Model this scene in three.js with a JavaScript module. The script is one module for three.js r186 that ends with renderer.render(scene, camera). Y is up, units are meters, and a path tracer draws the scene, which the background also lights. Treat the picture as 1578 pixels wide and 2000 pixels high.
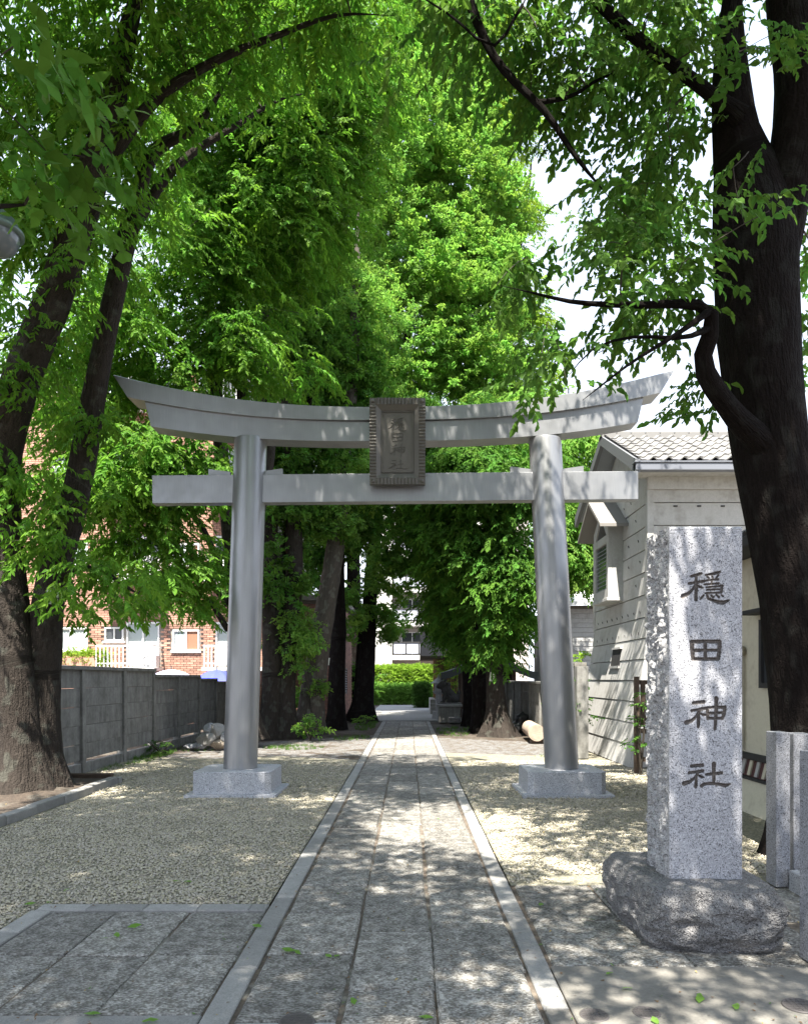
import * as THREE from 'three';
import { mergeGeometries, toCreasedNormals } from 'three/addons/utils/BufferGeometryUtils.js';
import { RoundedBoxGeometry } from 'three/addons/geometries/RoundedBoxGeometry.js';
import { ImprovedNoise } from 'three/addons/math/ImprovedNoise.js';
import { MarchingCubes } from 'three/addons/objects/MarchingCubes.js';

// ---------------------------------------------------------------- camera, sky, sun, exposure
const EYE = 1.55, F = 1450, VX = 798, HY = 1325;           // eye height; focal length and vanishing point in photograph pixels
const scene = new THREE.Scene();
const camera = new THREE.PerspectiveCamera(2 * Math.atan(1000 / F) * 180 / Math.PI, 1578 / 2000, 0.05, 600);
camera.position.set(0, EYE, 0);
camera.lookAt(0, EYE, -10);
camera.setViewOffset(1578, 2000, 789 - VX, 1000 - HY, 1578, 2000);   // the rising front of a view camera

const SUN = new THREE.Vector3(-Math.sin(0.24) * Math.cos(1.08), Math.sin(1.08), Math.cos(0.24) * Math.cos(1.08)).normalize();
{
  const W = 512, H = 256, data = new Float32Array(W * H * 4), v = new THREE.Vector3();
  for (let j = 0; j < H; j++) for (let i = 0; i < W; i++) {
    const up = ((j + 0.5) / H - 0.5) * Math.PI, az = ((i + 0.5) / W - 0.5) * 2 * Math.PI;
    v.set(Math.cos(az) * Math.cos(up), Math.sin(up), Math.sin(az) * Math.cos(up));
    const c = Math.max(0, v.dot(SUN)), e = Math.max(0, v.y), h = Math.pow(1 - e, 2.2), glow = 0.35 * Math.pow(c, 6) + 0.5 * Math.pow(c, 60);
    const o = (j * W + i) * 4, k = v.y < 0 ? 0.35 : 1;
    data[o] = k * 0.42 * (0.62 + 0.50 * h + glow);
    data[o + 1] = k * 0.42 * (0.74 + 0.44 * h + glow * 0.95);
    data[o + 2] = k * 0.42 * (0.98 + 0.30 * h + glow * 0.85);
    data[o + 3] = 1;
  }
  const sky = new THREE.DataTexture(data, W, H, THREE.RGBAFormat, THREE.FloatType);
  sky.mapping = THREE.EquirectangularReflectionMapping; sky.magFilter = THREE.LinearFilter; sky.needsUpdate = true;
  scene.background = sky; scene.environment = sky;
}
const sun = new THREE.DirectionalLight(new THREE.Color(1, 0.94, 0.83), 5);
sun.position.copy(SUN).multiplyScalar(60); sun.castShadow = true;
Object.assign(sun.shadow.camera, { left: -35, right: 35, top: 35, bottom: -35, near: 1, far: 140 });
sun.shadow.mapSize.set(4096, 4096);
scene.add(sun, sun.target);
const EXPOSURE = 4.1;

// ---------------------------------------------------------------- helpers
let seed = 7;
function rnd() { seed = (seed + 0x6D2B79F5) | 0; let t = Math.imul(seed ^ (seed >>> 15), 1 | seed); t = (t + Math.imul(t ^ (t >>> 7), 61 | t)) ^ t; return ((t ^ (t >>> 14)) >>> 0) / 4294967296; }
const R = (a, b) => a + (b - a) * rnd(), gauss = () => (rnd() + rnd() + rnd() + rnd() - 2) * 1.0;
const V = (x, y, z) => new THREE.Vector3(x, y, z), clamp = THREE.MathUtils.clamp, lerp = THREE.MathUtils.lerp, sst = THREE.MathUtils.smoothstep;
const IN = new ImprovedNoise(), N3 = (x, y, z) => IN.noise(x, y, z);
const fbm = (x, y, z, o = 4) => { let s = 0, a = 0.5; for (let i = 0; i < o; i++) { s += a * N3(x, y, z); x = x * 2.03 + 7.1; y = y * 2.03 + 3.7; z = z * 2.03 + 5.3; a *= 0.5; } return s; };
const P = (px, py, d) => V((px - VX) / F * d, EYE - (py - HY) / F * d, -d);            // a point of the place seen at that pixel at that distance
const GD = (py) => EYE * F / (py - HY), G = (px, py) => { const d = GD(py); return V((px - VX) / F * d, 0, -d); };
const taken = new Map();
function numbered(n) { const k = taken.get(n) ?? 0; taken.set(n, k + 1); return k ? n + '_' + String(k).padStart(3, '0') : n; }
function tag(o, label, category, group, kind) { if (label) o.userData.label = label; if (category) o.userData.category = category; if (group) o.userData.group = group; if (kind) o.userData.kind = kind; return o; }
function thing(name, label, category, pos = [0, 0, 0], group) { const o = new THREE.Group(); o.name = numbered(name); o.position.set(...pos); scene.add(o); return tag(o, label, category, group); }
function structure(name, pos = [0, 0, 0]) { const o = new THREE.Group(); o.name = numbered(name); o.position.set(...pos); o.userData.kind = 'structure'; scene.add(o); return o; }
function mesh(name, g, m, parent) { const o = new THREE.Mesh(Array.isArray(g) ? merge(g) : g, m); o.name = parent === scene ? numbered(name) : name; parent.add(o); return o; }
function merge(list) {
  list = list.map((g) => { g = g.index ? g.toNonIndexed() : g; for (const k of Object.keys(g.attributes)) if (!['position', 'normal', 'uv', 'color'].includes(k)) g.deleteAttribute(k); return g; });
  const cols = list.some((g) => g.attributes.color);
  for (const g of list) {
    if (!g.attributes.uv) g.setAttribute('uv', new THREE.BufferAttribute(new Float32Array(g.attributes.position.count * 2), 2));
    if (cols && !g.attributes.color) g.setAttribute('color', new THREE.BufferAttribute(new Float32Array(g.attributes.position.count * 3).fill(1), 3));
  }
  return mergeGeometries(list);
}
function metric(g, du = 0, dv = 0, turn = false) {        // uv in metres, laid on each face by the way it points
  if (g.index) g = g.toNonIndexed();
  const p = g.attributes.position, n = g.attributes.normal, uv = new Float32Array(p.count * 2);
  for (let i = 0; i < p.count; i += 3) {
    const ax = Math.abs(n.getX(i) + n.getX(i + 1) + n.getX(i + 2)), ay = Math.abs(n.getY(i) + n.getY(i + 1) + n.getY(i + 2)), az = Math.abs(n.getZ(i) + n.getZ(i + 1) + n.getZ(i + 2));
    for (let k = i; k < i + 3; k++) {
      let u, v;
      if (ay >= ax && ay >= az) { u = p.getX(k); v = -p.getZ(k); } else if (ax >= az) { u = p.getZ(k); v = p.getY(k); } else { u = p.getX(k); v = p.getY(k); }
      if (turn) [u, v] = [v, u];
      uv[k * 2] = u + du; uv[k * 2 + 1] = v + dv;
    }
  }
  g.setAttribute('uv', new THREE.BufferAttribute(uv, 2));
  return g;
}
function box(x0, x1, y0, y1, z0, z1, r = 0, seg = 1) {    // a box between two corners, edges rounded by r, uv in metres
  const w = x1 - x0, h = y1 - y0, d = z1 - z0;
  const g = r ? new RoundedBoxGeometry(w, h, d, seg, Math.min(r, w / 2.01, h / 2.01, d / 2.01)) : new THREE.BoxGeometry(w, h, d);
  g.translate((x0 + x1) / 2, (y0 + y1) / 2, (z0 + z1) / 2);
  return metric(g, rnd() * 3, rnd() * 3);
}
function hexa(b, t) {                                     // a block from four bottom and four top corners (both anticlockwise seen from above)
  const pos = [], q = (a, c, d, e) => pos.push(...a, ...c, ...d, ...a, ...d, ...e);
  q(t[0], t[1], t[2], t[3]); q(b[3], b[2], b[1], b[0]);
  for (let i = 0; i < 4; i++) { const j = (i + 1) % 4; q(b[i], b[j], t[j], t[i]); }
  const g = new THREE.BufferGeometry(); g.setAttribute('position', new THREE.Float32BufferAttribute(pos, 3)); g.computeVertexNormals();
  return metric(g, rnd() * 3, rnd() * 3);
}
function bar(a, b, r, n = 6, r2 = r) {                    // a round bar from a to b
  const d = b.clone().sub(a), g = new THREE.CylinderGeometry(r2, r, d.length(), n);
  g.applyQuaternion(new THREE.Quaternion().setFromUnitVectors(V(0, 1, 0), d.clone().normalize()));
  g.translate((a.x + b.x) / 2, (a.y + b.y) / 2, (a.z + b.z) / 2);
  return g;
}
function slab(x0, x1, z0, z1, top, thick, jit = 0.006, ch = 0.008) {   // a dressed stone: uneven outline, worn edge
  const c = [[x0, z1], [x1, z1], [x1, z0], [x0, z0]].map(([x, z]) => [x + R(-jit, jit), z + R(-jit, jit)]), cx = (x0 + x1) / 2, cz = (z0 + z1) / 2;
  const tilt = R(-0.004, 0.004), tilt2 = R(-0.004, 0.004), ring = (y, inset, t) => c.map(([x, z]) => [x - Math.sign(x - cx) * inset, y + t * (tilt * (x - cx) + tilt2 * (z - cz)), z - Math.sign(z - cz) * inset]);
  const A = ring(top, ch, 1), B = ring(top - ch, 0, 1), C = ring(top - thick, 0, 0), pos = [], q = (a, b, d, e) => pos.push(...a, ...b, ...d, ...a, ...d, ...e);
  q(A[0], A[1], A[2], A[3]);
  for (let i = 0; i < 4; i++) { const j = (i + 1) % 4; q(B[i], B[j], A[j], A[i]); q(C[i], C[j], B[j], B[i]); }
  const g = new THREE.BufferGeometry(); g.setAttribute('position', new THREE.Float32BufferAttribute(pos, 3)); g.computeVertexNormals();
  return metric(g, rnd() * 9, rnd() * 9);
}
function grid(nu, nv, f) {                                // a sheet through f(u, v) -> [x, y, z, r?, g?, b?]
  const pos = new Float32Array((nu + 1) * (nv + 1) * 3), col = new Float32Array(pos.length), uv = new Float32Array((nu + 1) * (nv + 1) * 2), idx = [];
  let coloured = false;
  for (let j = 0, k = 0; j <= nv; j++) for (let i = 0; i <= nu; i++, k++) {
    const a = f(i / nu, j / nv); pos.set(a.slice(0, 3), k * 3);
    if (a.length > 3) { coloured = true; col.set(a.slice(3, 6), k * 3); }
    if (a.length > 6) uv.set(a.slice(6, 8), k * 2); else uv.set([i / nu, j / nv], k * 2);
    if (i < nu && j < nv) { const q = k, r = k + nu + 1; idx.push(q, q + 1, r + 1, q, r + 1, r); }
  }
  const g = new THREE.BufferGeometry();
  g.setAttribute('position', new THREE.BufferAttribute(pos, 3)); g.setAttribute('uv', new THREE.BufferAttribute(uv, 2));
  if (coloured) g.setAttribute('color', new THREE.BufferAttribute(col, 3));
  g.setIndex(idx); g.computeVertexNormals();
  return g;
}
function polygon(pts, y) {                                // a flat sheet over a polygon of [x, z], uv in metres
  const g = new THREE.ShapeGeometry(new THREE.Shape(pts.map(([x, z]) => new THREE.Vector2(x, -z))));
  g.rotateX(-Math.PI / 2); g.translate(0, y, 0);
  return metric(g);
}
// a smooth body out of tapered capsules [a, b, ra, rb], meshed on a grid
function blobBody(bones, k, res, bend) {
  const bb = new THREE.Box3(); for (const [a, b, ra, rb] of bones) { const m = Math.max(ra, rb) * 1.4; for (const p of [a, b]) bb.expandByPoint(V(p[0] - m, p[1] - m, p[2] - m)).expandByPoint(V(p[0] + m, p[1] + m, p[2] + m)); }
  const c = bb.getCenter(V(0, 0, 0)), s = bb.getSize(V(0, 0, 0)), half = Math.max(s.x, s.y, s.z) / 2 * 1.06;
  const mc = new MarchingCubes(res, std({}), false, false, 400000); mc.isolation = 0;
  for (let z = 0; z < res; z++) for (let y = 0; y < res; y++) for (let x = 0; x < res; x++) {
    const q = [c.x + (x - res / 2) / (res / 2) * half, c.y + (y - res / 2) / (res / 2) * half, c.z + (z - res / 2) / (res / 2) * half];
    let d = 1e3;
    for (const [a, b, ra, rb] of bones) {
      const ab = [b[0] - a[0], b[1] - a[1], b[2] - a[2]], ap = [q[0] - a[0], q[1] - a[1], q[2] - a[2]], l = ab[0] ** 2 + ab[1] ** 2 + ab[2] ** 2 || 1e-9, t = clamp((ab[0] * ap[0] + ab[1] * ap[1] + ab[2] * ap[2]) / l, 0, 1);
      const e = Math.hypot(ap[0] - ab[0] * t, ap[1] - ab[1] * t, ap[2] - ab[2] * t) - lerp(ra, rb, t), h = clamp(0.5 + 0.5 * (d - e) / k, 0, 1);
      d = lerp(d, e, h) - k * h * (1 - h);
    }
    mc.field[x + y * res + z * res * res] = -(d + (bend ? bend(...q) : 0));
  }
  mc.update();
  const n = mc.count, g = new THREE.BufferGeometry(), p = new Float32Array(n * 3);
  for (let i = 0; i < n; i++) { p[i * 3] = mc.positionArray[i * 3] * half + c.x; p[i * 3 + 1] = mc.positionArray[i * 3 + 1] * half + c.y; p[i * 3 + 2] = mc.positionArray[i * 3 + 2] * half + c.z; }
  g.setAttribute('position', new THREE.BufferAttribute(p, 3)); g.setAttribute('normal', new THREE.BufferAttribute(mc.normalArray.slice(0, n * 3), 3));
  return metric(g);
}

// ---------------------------------------------------------------- textures: tileable noise fields
function lattice(S, n, s, m = n) {                        // value noise with n x m cells, repeating over S pixels
  const keep = seed; seed = s; const l = new Float32Array(n * m); for (let i = 0; i < n * m; i++) l[i] = rnd(); seed = keep;
  const f = new Float32Array(S * S);
  if (Math.min(n, m) <= 64) {                             // gradient noise where the cells are large, so that they leave no grid
    for (let y = 0; y < S; y++) { const v = y / S * m, j = Math.floor(v), b = v - j, bt = b * b * b * (b * (b * 6 - 15) + 10), j1 = (j + 1) % m;
      for (let x = 0; x < S; x++) { const u = x / S * n, i = Math.floor(u), a = u - i, at = a * a * a * (a * (a * 6 - 15) + 10), i1 = (i + 1) % n, g = (ii, jj, dx, dy) => { const w = l[jj * n + ii] * 6.2832; return Math.cos(w) * dx + Math.sin(w) * dy; };
        f[y * S + x] = 0.5 + 0.8 * lerp(lerp(g(i, j, a, b), g(i1, j, a - 1, b), at), lerp(g(i, j1, a, b - 1), g(i1, j1, a - 1, b - 1), at), bt); } }
    return f;
  }
  for (let y = 0; y < S; y++) { const v = y / S * m, j = Math.floor(v), b = v - j, bt = b * b * (3 - 2 * b), j1 = (j + 1) % m;
    for (let x = 0; x < S; x++) { const u = x / S * n, i = Math.floor(u), a = u - i, at = a * a * (3 - 2 * a), i1 = (i + 1) % n;
      f[y * S + x] = lerp(lerp(l[j * n + i], l[j * n + i1], at), lerp(l[j1 * n + i], l[j1 * n + i1], at), bt); } }
  return f;
}
function field(S, parts, s = 1) {                         // sum of [cells across, weight, cells down]
  const f = new Float32Array(S * S); let tot = 0;
  parts.forEach(([n, w, m], k) => { const l = lattice(S, n, s * 101 + k * 13 + n, m ?? n); tot += w; for (let i = 0; i < f.length; i++) f[i] += w * l[i]; });
  for (let i = 0; i < f.length; i++) f[i] /= tot;
  return f;
}
function cells(S, n, s) {                                 // [distance to the nearest stone's centre, its number, distance to its border], repeating
  const keep = seed; seed = s; const c = []; for (let j = 0; j < n; j++) for (let i = 0; i < n; i++) c.push([(i + rnd()) / n, (j + rnd()) / n, rnd()]); seed = keep;
  const near = new Float32Array(S * S), id = new Float32Array(S * S), edge = new Float32Array(S * S);
  for (let y = 0; y < S; y++) for (let x = 0; x < S; x++) {
    const u = x / S, v = y / S, ci = Math.floor(u * n), cj = Math.floor(v * n); let d1 = 9, d2 = 9, w = 0;
    for (let b = -1; b <= 1; b++) for (let a = -1; a <= 1; a++) { const q = c[((cj + b + n) % n) * n + (ci + a + n) % n]; let dx = Math.abs(q[0] - u), dy = Math.abs(q[1] - v); dx = Math.min(dx, 1 - dx); dy = Math.min(dy, 1 - dy); const d = Math.hypot(dx, dy) * n; if (d < d1) { d2 = d1; d1 = d; w = q[2]; } else if (d < d2) d2 = d; }
    near[y * S + x] = d1; id[y * S + x] = w; edge[y * S + x] = d2 - d1;
  }
  return [near, id, edge];
}
function tex(S, f, srgb, metres) {                        // f(index, x, y) -> [r, g, b] or a number, 0..1
  const d = new Uint8Array(S * S * 4);
  for (let y = 0, i = 0; y < S; y++) for (let x = 0; x < S; x++, i++) { const c = f(i, x, y), a = Array.isArray(c); for (let k = 0; k < 3; k++) d[i * 4 + k] = clamp((a ? c[k] : c) * 255, 0, 255); d[i * 4 + 3] = 255; }
  const t = new THREE.DataTexture(d, S, S); t.magFilter = THREE.LinearFilter; t.minFilter = THREE.LinearMipmapLinearFilter; t.generateMipmaps = true; t.wrapS = t.wrapT = THREE.RepeatWrapping; t.repeat.set(1 / metres[0], 1 / metres[1]);
  if (srgb) t.colorSpace = THREE.SRGBColorSpace; t.needsUpdate = true;
  return t;
}
const s8 = (v) => Math.pow(clamp(v, 0, 1), 1 / 2.2);       // linear value -> sRGB
const mixc = (a, b, t) => [0, 1, 2].map((k) => s8(lerp(a[k], b[k], t)));
const std = (o) => new THREE.MeshStandardMaterial({ roughness: 0.9, ...o });
const lin = (r, g, b) => new THREE.Color().setRGB(r, g, b);

const T = {};
{ // granite: pale grey with dark and glassy specks
  const S = 512, a = field(S, [[256, 1], [128, 0.6]], 3), b = field(S, [[170, 1], [300, 0.5]], 5), c = field(S, [[6, 1], [14, 0.6]], 8);
  T.granite = tex(S, (i) => { const dark = sst(a[i], 0.60, 0.70), pale = sst(b[i], 0.52, 0.75), base = 0.36 + 0.10 * (c[i] - 0.5); let v = lerp(base, 0.58, pale * 0.8); v = lerp(v, 0.09, dark); return [s8(v * 0.98), s8(v * 0.99), s8(v * 1.03)]; }, true, [0.85, 0.85]);
  T.graniteBump = tex(S, (i) => 0.5 + 0.5 * (b[i] - 0.5) - 0.2 * sst(a[i], 0.6, 0.7), false, [0.85, 0.85]);
}
{ // path slabs: grey andesite, hewn with short chisel strokes
  const S = 1024, a = field(S, [[18, 0.5], [60, 1, 110], [130, 0.8, 220]], 11), b = field(S, [[8, 1], [20, 0.7]], 12), c = field(S, [[220, 1]], 13), w = field(S, [[26, 1], [52, 0.5]], 14);
  T.hewn = tex(S, (i) => { const p = sst(a[i] * 0.75 + w[i] * 0.25, 0.36, 0.66), v = 1 + 0.9 * (b[i] - 0.5) + 0.7 * (c[i] - 0.5); return mixc([0.105 * v, 0.097 * v, 0.086 * v], [0.285 * v, 0.278 * v, 0.266 * v], p); }, true, [1.3, 1.3]);
  T.hewnBump = tex(S, (i) => { const r = 1 - Math.abs(a[i] - 0.5) * 3.4; return clamp(0.35 * r + 0.5 * w[i] + 0.2 * c[i], 0, 1); }, false, [1.3, 1.3]);
}
{ // smooth cut kerb stone and concrete
  const S = 512, a = field(S, [[5, 1], [11, 0.8], [30, 0.5]], 21), b = field(S, [[220, 1], [120, 0.5]], 22);
  T.cut = tex(S, (i) => { const v = 0.25 + 0.12 * (a[i] - 0.5) + 0.13 * (b[i] - 0.5); return [s8(v), s8(v * 0.985), s8(v * 0.95)]; }, true, [0.9, 0.9]);
  T.concrete = tex(S, (i) => { const v = 0.20 + 0.16 * (a[i] - 0.5) + 0.07 * (b[i] - 0.5); return [s8(v * 1.03), s8(v), s8(v * 0.93)]; }, true, [2.1, 2.1]);
  T.fineBump = tex(S, (i) => 0.5 * b[i] + 0.5 * a[i], false, [0.9, 0.9]);
}
{ // gravel
  const S = 1024, [d, id, e] = cells(S, 56, 31), n = field(S, [[6, 1], [17, 0.8]], 32);
  T.gravel = tex(S, (i) => { const t = 0.72 + 0.5 * (id[i] - 0.5), w = id[i] * 7 % 1, v = (0.36 * t + 0.06 * (n[i] - 0.5)) * (e[i] < 0.07 ? 0.55 : 1); return [s8(v * 1.07), s8(v), s8(v * (0.68 + 0.16 * w))]; }, true, [0.95, 0.95]);
  T.greyGravel = tex(S, (i) => { const t = 0.75 + 0.7 * (id[i] - 0.5), soil = sst(n[i], 0.42, 0.62), v = 0.24 * t * (e[i] < 0.07 ? 0.6 : 1); return mixc([v, v * 0.98, v * 0.96], [0.10, 0.078, 0.058], soil * 0.75); }, true, [1.3, 1.3]);
  T.gravelBump = tex(S, (i) => Math.sqrt(clamp(e[i] * 1.6, 0, 1)) * (0.7 + 0.3 * id[i]), false, [0.95, 0.95]);
}
{ // soil
  const S = 512, a = field(S, [[4, 1], [9, 1], [24, 0.7]], 41), b = field(S, [[90, 1], [200, 1]], 42), [, id] = cells(S, 60, 43);
  T.soil = tex(S, (i) => { const g = sst(a[i], 0.5, 0.7), v = 0.8 + 0.6 * (b[i] - 0.5) + 0.3 * (id[i] - 0.5); return mixc([0.088 * v, 0.066 * v, 0.05 * v], [0.15 * v, 0.14 * v, 0.12 * v], g); }, true, [2.6, 2.6]);
  T.soilBump = tex(S, (i) => 0.6 * b[i] + 0.4 * a[i], false, [2.6, 2.6]);
}
{ // bark: dark, with vertical ridges
  const S = 512, a = field(S, [[22, 1, 5], [40, 0.8, 9], [90, 0.4, 30]], 51), b = field(S, [[120, 1], [60, 0.7]], 52), c = field(S, [[5, 1], [9, 0.6]], 53);
  T.bark = tex(S, (i) => { const v = 0.75 + 0.8 * (a[i] - 0.5) + 0.35 * (b[i] - 0.5), l = sst(c[i], 0.55, 0.72); return mixc([0.062 * v, 0.052 * v, 0.044 * v], [0.105 * v, 0.105 * v, 0.088 * v], l); }, true, [1, 1]);
  T.barkBump = tex(S, (i) => clamp(1.2 * Math.abs(a[i] - 0.5) * 2 + 0.35 * b[i], 0, 1), false, [1, 1]);
}
{ // weathered precast concrete: streaks and lichen
  const S = 512, a = field(S, [[31, 0.9, 3], [60, 0.4, 9], [19, 0.8, 4], [150, 0.3, 40], [11, 0.6, 3]], 61), b = field(S, [[5, 1], [11, 1], [23, 0.8], [47, 0.6], [90, 0.4]], 62), c = field(S, [[200, 1]], 63);
  T.panel = tex(S, (i) => { const dark = sst(0.45 * a[i] + 0.55 * b[i] + 0.12 * (c[i] - 0.5), 0.30, 0.72), v = 0.235 + 0.1 * (c[i] - 0.5); return mixc([v * 1.0, v * 0.99, v * 0.93], [0.082, 0.078, 0.07], dark * 0.8); }, true, [2.2, 2.2]);
  T.siding = tex(S, (i) => { const dark = sst(0.35 * a[i] + 0.65 * b[i] + 0.1 * (c[i] - 0.5), 0.44, 0.72), v = 0.43 + 0.08 * (c[i] - 0.5); return mixc([v, v * 0.995, v * 0.98], [0.25, 0.24, 0.22], dark * 0.6); }, true, [2.4, 2.4]);
  T.plaster = tex(S, (i) => { const dark = sst(b[i], 0.5, 0.75), v = 0.55 + 0.05 * (c[i] - 0.5); return mixc([v, v * 0.93, v * 0.74], [0.36, 0.31, 0.23], dark * 0.5); }, true, [3, 3]);
}
{ // brushed metal
  const S = 512, a = field(S, [[300, 1, 6], [150, 0.6, 3]], 71), b = field(S, [[5, 1], [9, 0.6]], 72);
  T.brush = tex(S, (i) => 0.72 + 0.30 * (a[i] - 0.5) + 0.25 * (b[i] - 0.5), false, [0.5, 0.5]);
  T.metal = tex(S, (i) => { const v = 0.30 + 0.06 * (a[i] - 0.5) + 0.07 * (b[i] - 0.5); return [s8(v * 0.98), s8(v), s8(v * 1.04)]; }, true, [1.1, 1.1]);
}
{ // sawn wood
  const S = 256, a = field(S, [[4, 0.6, 60], [8, 1, 120]], 81), b = field(S, [[4, 1], [9, 0.6]], 82);
  T.wood = tex(S, (i) => { const v = 0.8 + 0.6 * (a[i] - 0.5) + 0.4 * (b[i] - 0.5); return [s8(v), s8(v), s8(v)]; }, true, [0.8, 0.8]);
}
const M = {
  granite: std({ map: T.granite, bumpMap: T.graniteBump, bumpScale: 0.0015, roughness: 0.62 }),
  graniteNew: std({ map: T.granite, color: lin(1.12, 1.14, 1.19), roughness: 0.6 }),
  stele: std({ map: T.granite, color: lin(0.97, 0.98, 1.03), bumpMap: T.graniteBump, bumpScale: 0.0015, roughness: 0.6, vertexColors: true }),
  rock: std({ map: T.granite, color: lin(0.52, 0.505, 0.49), bumpMap: T.hewnBump, bumpScale: 0.03, roughness: 0.8 }),
  cut: std({ map: T.cut, bumpMap: T.fineBump, bumpScale: 0.002 }),
  concrete: std({ map: T.concrete, color: lin(0.8, 0.78, 0.75), bumpMap: T.fineBump, bumpScale: 0.002 }),
  mortar: std({ map: T.soil, color: lin(1.5, 1.55, 1.55), bumpMap: T.soilBump, bumpScale: 0.01 }),
  gravel: std({ map: T.gravel, bumpMap: T.gravelBump, bumpScale: 0.008 }),
  greyGravel: std({ map: T.greyGravel, bumpMap: T.gravelBump, bumpScale: 0.008 }),
  soil: std({ map: T.soil, color: lin(0.8, 0.78, 0.75), bumpMap: T.soilBump, bumpScale: 0.02, roughness: 1 }),
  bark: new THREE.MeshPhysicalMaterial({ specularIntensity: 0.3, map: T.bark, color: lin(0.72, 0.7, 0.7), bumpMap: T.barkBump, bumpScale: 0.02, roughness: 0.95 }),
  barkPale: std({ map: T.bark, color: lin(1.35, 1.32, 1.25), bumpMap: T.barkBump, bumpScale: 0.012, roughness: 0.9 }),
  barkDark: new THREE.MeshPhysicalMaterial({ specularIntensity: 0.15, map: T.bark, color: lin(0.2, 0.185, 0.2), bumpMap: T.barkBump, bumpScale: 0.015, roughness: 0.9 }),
  twig: std({ color: lin(0.045, 0.036, 0.028), roughness: 0.9 }),
  panel: std({ map: T.panel, bumpMap: T.fineBump, bumpScale: 0.003 }),
  siding: std({ map: T.siding, roughness: 0.8 }),
  plaster: std({ map: T.plaster, roughness: 0.9 }),
  metal: std({ map: T.metal, roughnessMap: T.brush, roughness: 0.52, metalness: 0.6 }),
  bronze: std({ color: lin(0.12, 0.112, 0.10), roughness: 0.5, metalness: 0.35 }),
  dark: std({ color: lin(0.02, 0.02, 0.022), roughness: 0.7 }),
  glass: std({ color: lin(0.05, 0.055, 0.06), roughness: 0.12 }),
  white: std({ color: lin(0.72, 0.72, 0.72), roughness: 0.6 }),
  brownWood: std({ map: T.wood, color: lin(0.1, 0.068, 0.05), roughness: 0.8 }),
  tanWood: std({ map: T.wood, color: lin(0.34, 0.2, 0.1), roughness: 0.75 }),
  greyMetal: std({ color: lin(0.28, 0.3, 0.33), roughness: 0.5, metalness: 0.3 }),
  iron: std({ color: lin(0.11, 0.10, 0.098), roughness: 0.6, metalness: 0.4 }),
};
const slabTones = [0.88, 1, 1.12, 1.24].map((t) => std({ map: T.hewn, color: lin(t, t * 0.995, t * 0.97), bumpMap: T.hewnBump, bumpScale: 0.016, roughness: 0.85 }));
const cutTones = [0.85, 1, 1.12].map((t) => std({ map: T.cut, color: lin(t, t, t), bumpMap: T.fineBump, bumpScale: 0.002, roughness: 0.85 }));
const pick = (a) => a[Math.floor(rnd() * a.length)];

// ---------------------------------------------------------------- ground
{ const g = new THREE.PlaneGeometry(500, 500); g.rotateX(-Math.PI / 2); g.translate(0, -0.06, -100); const s = mesh('ground', metric(g), M.soil, scene); s.userData.kind = 'structure'; }
// low relief of trodden soil under the trees
{ const s = mesh('soil_bed', [
    grid(60, 90, (u, v) => { const x = lerp(-5.5, -0.97, u), z = -lerp(13.2, 27, v); return [x, -0.03 + 0.035 * fbm(x * 1.3, z * 1.3, 1) + 0.012 * sst(fbm(x * .5, 3, z * .5), -0.1, .3), z, 1, 1, 1, x, z]; }),
    grid(60, 90, (u, v) => { const x = lerp(0.78, 5.5, u), z = -lerp(15, 27, v); return [x, -0.03 + 0.035 * fbm(x * 1.3, z * 1.3, 5), z, 1, 1, 1, x, z]; }),
    grid(30, 50, (u, v) => { const x = lerp(-7.5, -4.35, u), z = -lerp(5.5, 11.4, v); return [x, 0.0 + 0.06 * fbm(x * 1.5, z * 1.5, 9) + 0.10 * Math.exp(-((x + 5.4) ** 2 + (z + 10.2) ** 2)), z, 1, 1, 1, x, z]; })], M.soil, scene); s.userData.kind = 'structure'; }
{ const s = mesh('grey_gravel', [polygon([[-5.3, -14.0], [-0.96, -13.2], [-0.96, -20.5], [-2.2, -19.4], [-3.6, -18.2], [-4.6, -16.2]], -0.018), polygon([[0.77, -14.6], [3.9, -14.6], [3.7, -17.3], [2.9, -18.4], [0.77, -19.6]], -0.018)], M.greyGravel, scene); s.userData.kind = 'structure'; }
{ const s = mesh('gravel_bed', [polygon([[-9, -2], [-2.52, -2], [-2.52, -5.1], [-0.96, -5.1], [-0.96, -14.2], [-2.6, -14.9], [-3.8, -14.4], [-5.35, -14.8], [-5.35, -11.2], [-4.3, -11.2], [-4.3, -6], [-9, -6]], -0.012), polygon([[0.77, -5.6], [4.3, -5.6], [4.3, -14], [3.9, -15.6], [2.4, -15], [0.77, -15.6]], -0.012)], M.gravel, scene); s.userData.kind = 'structure'; }
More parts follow.
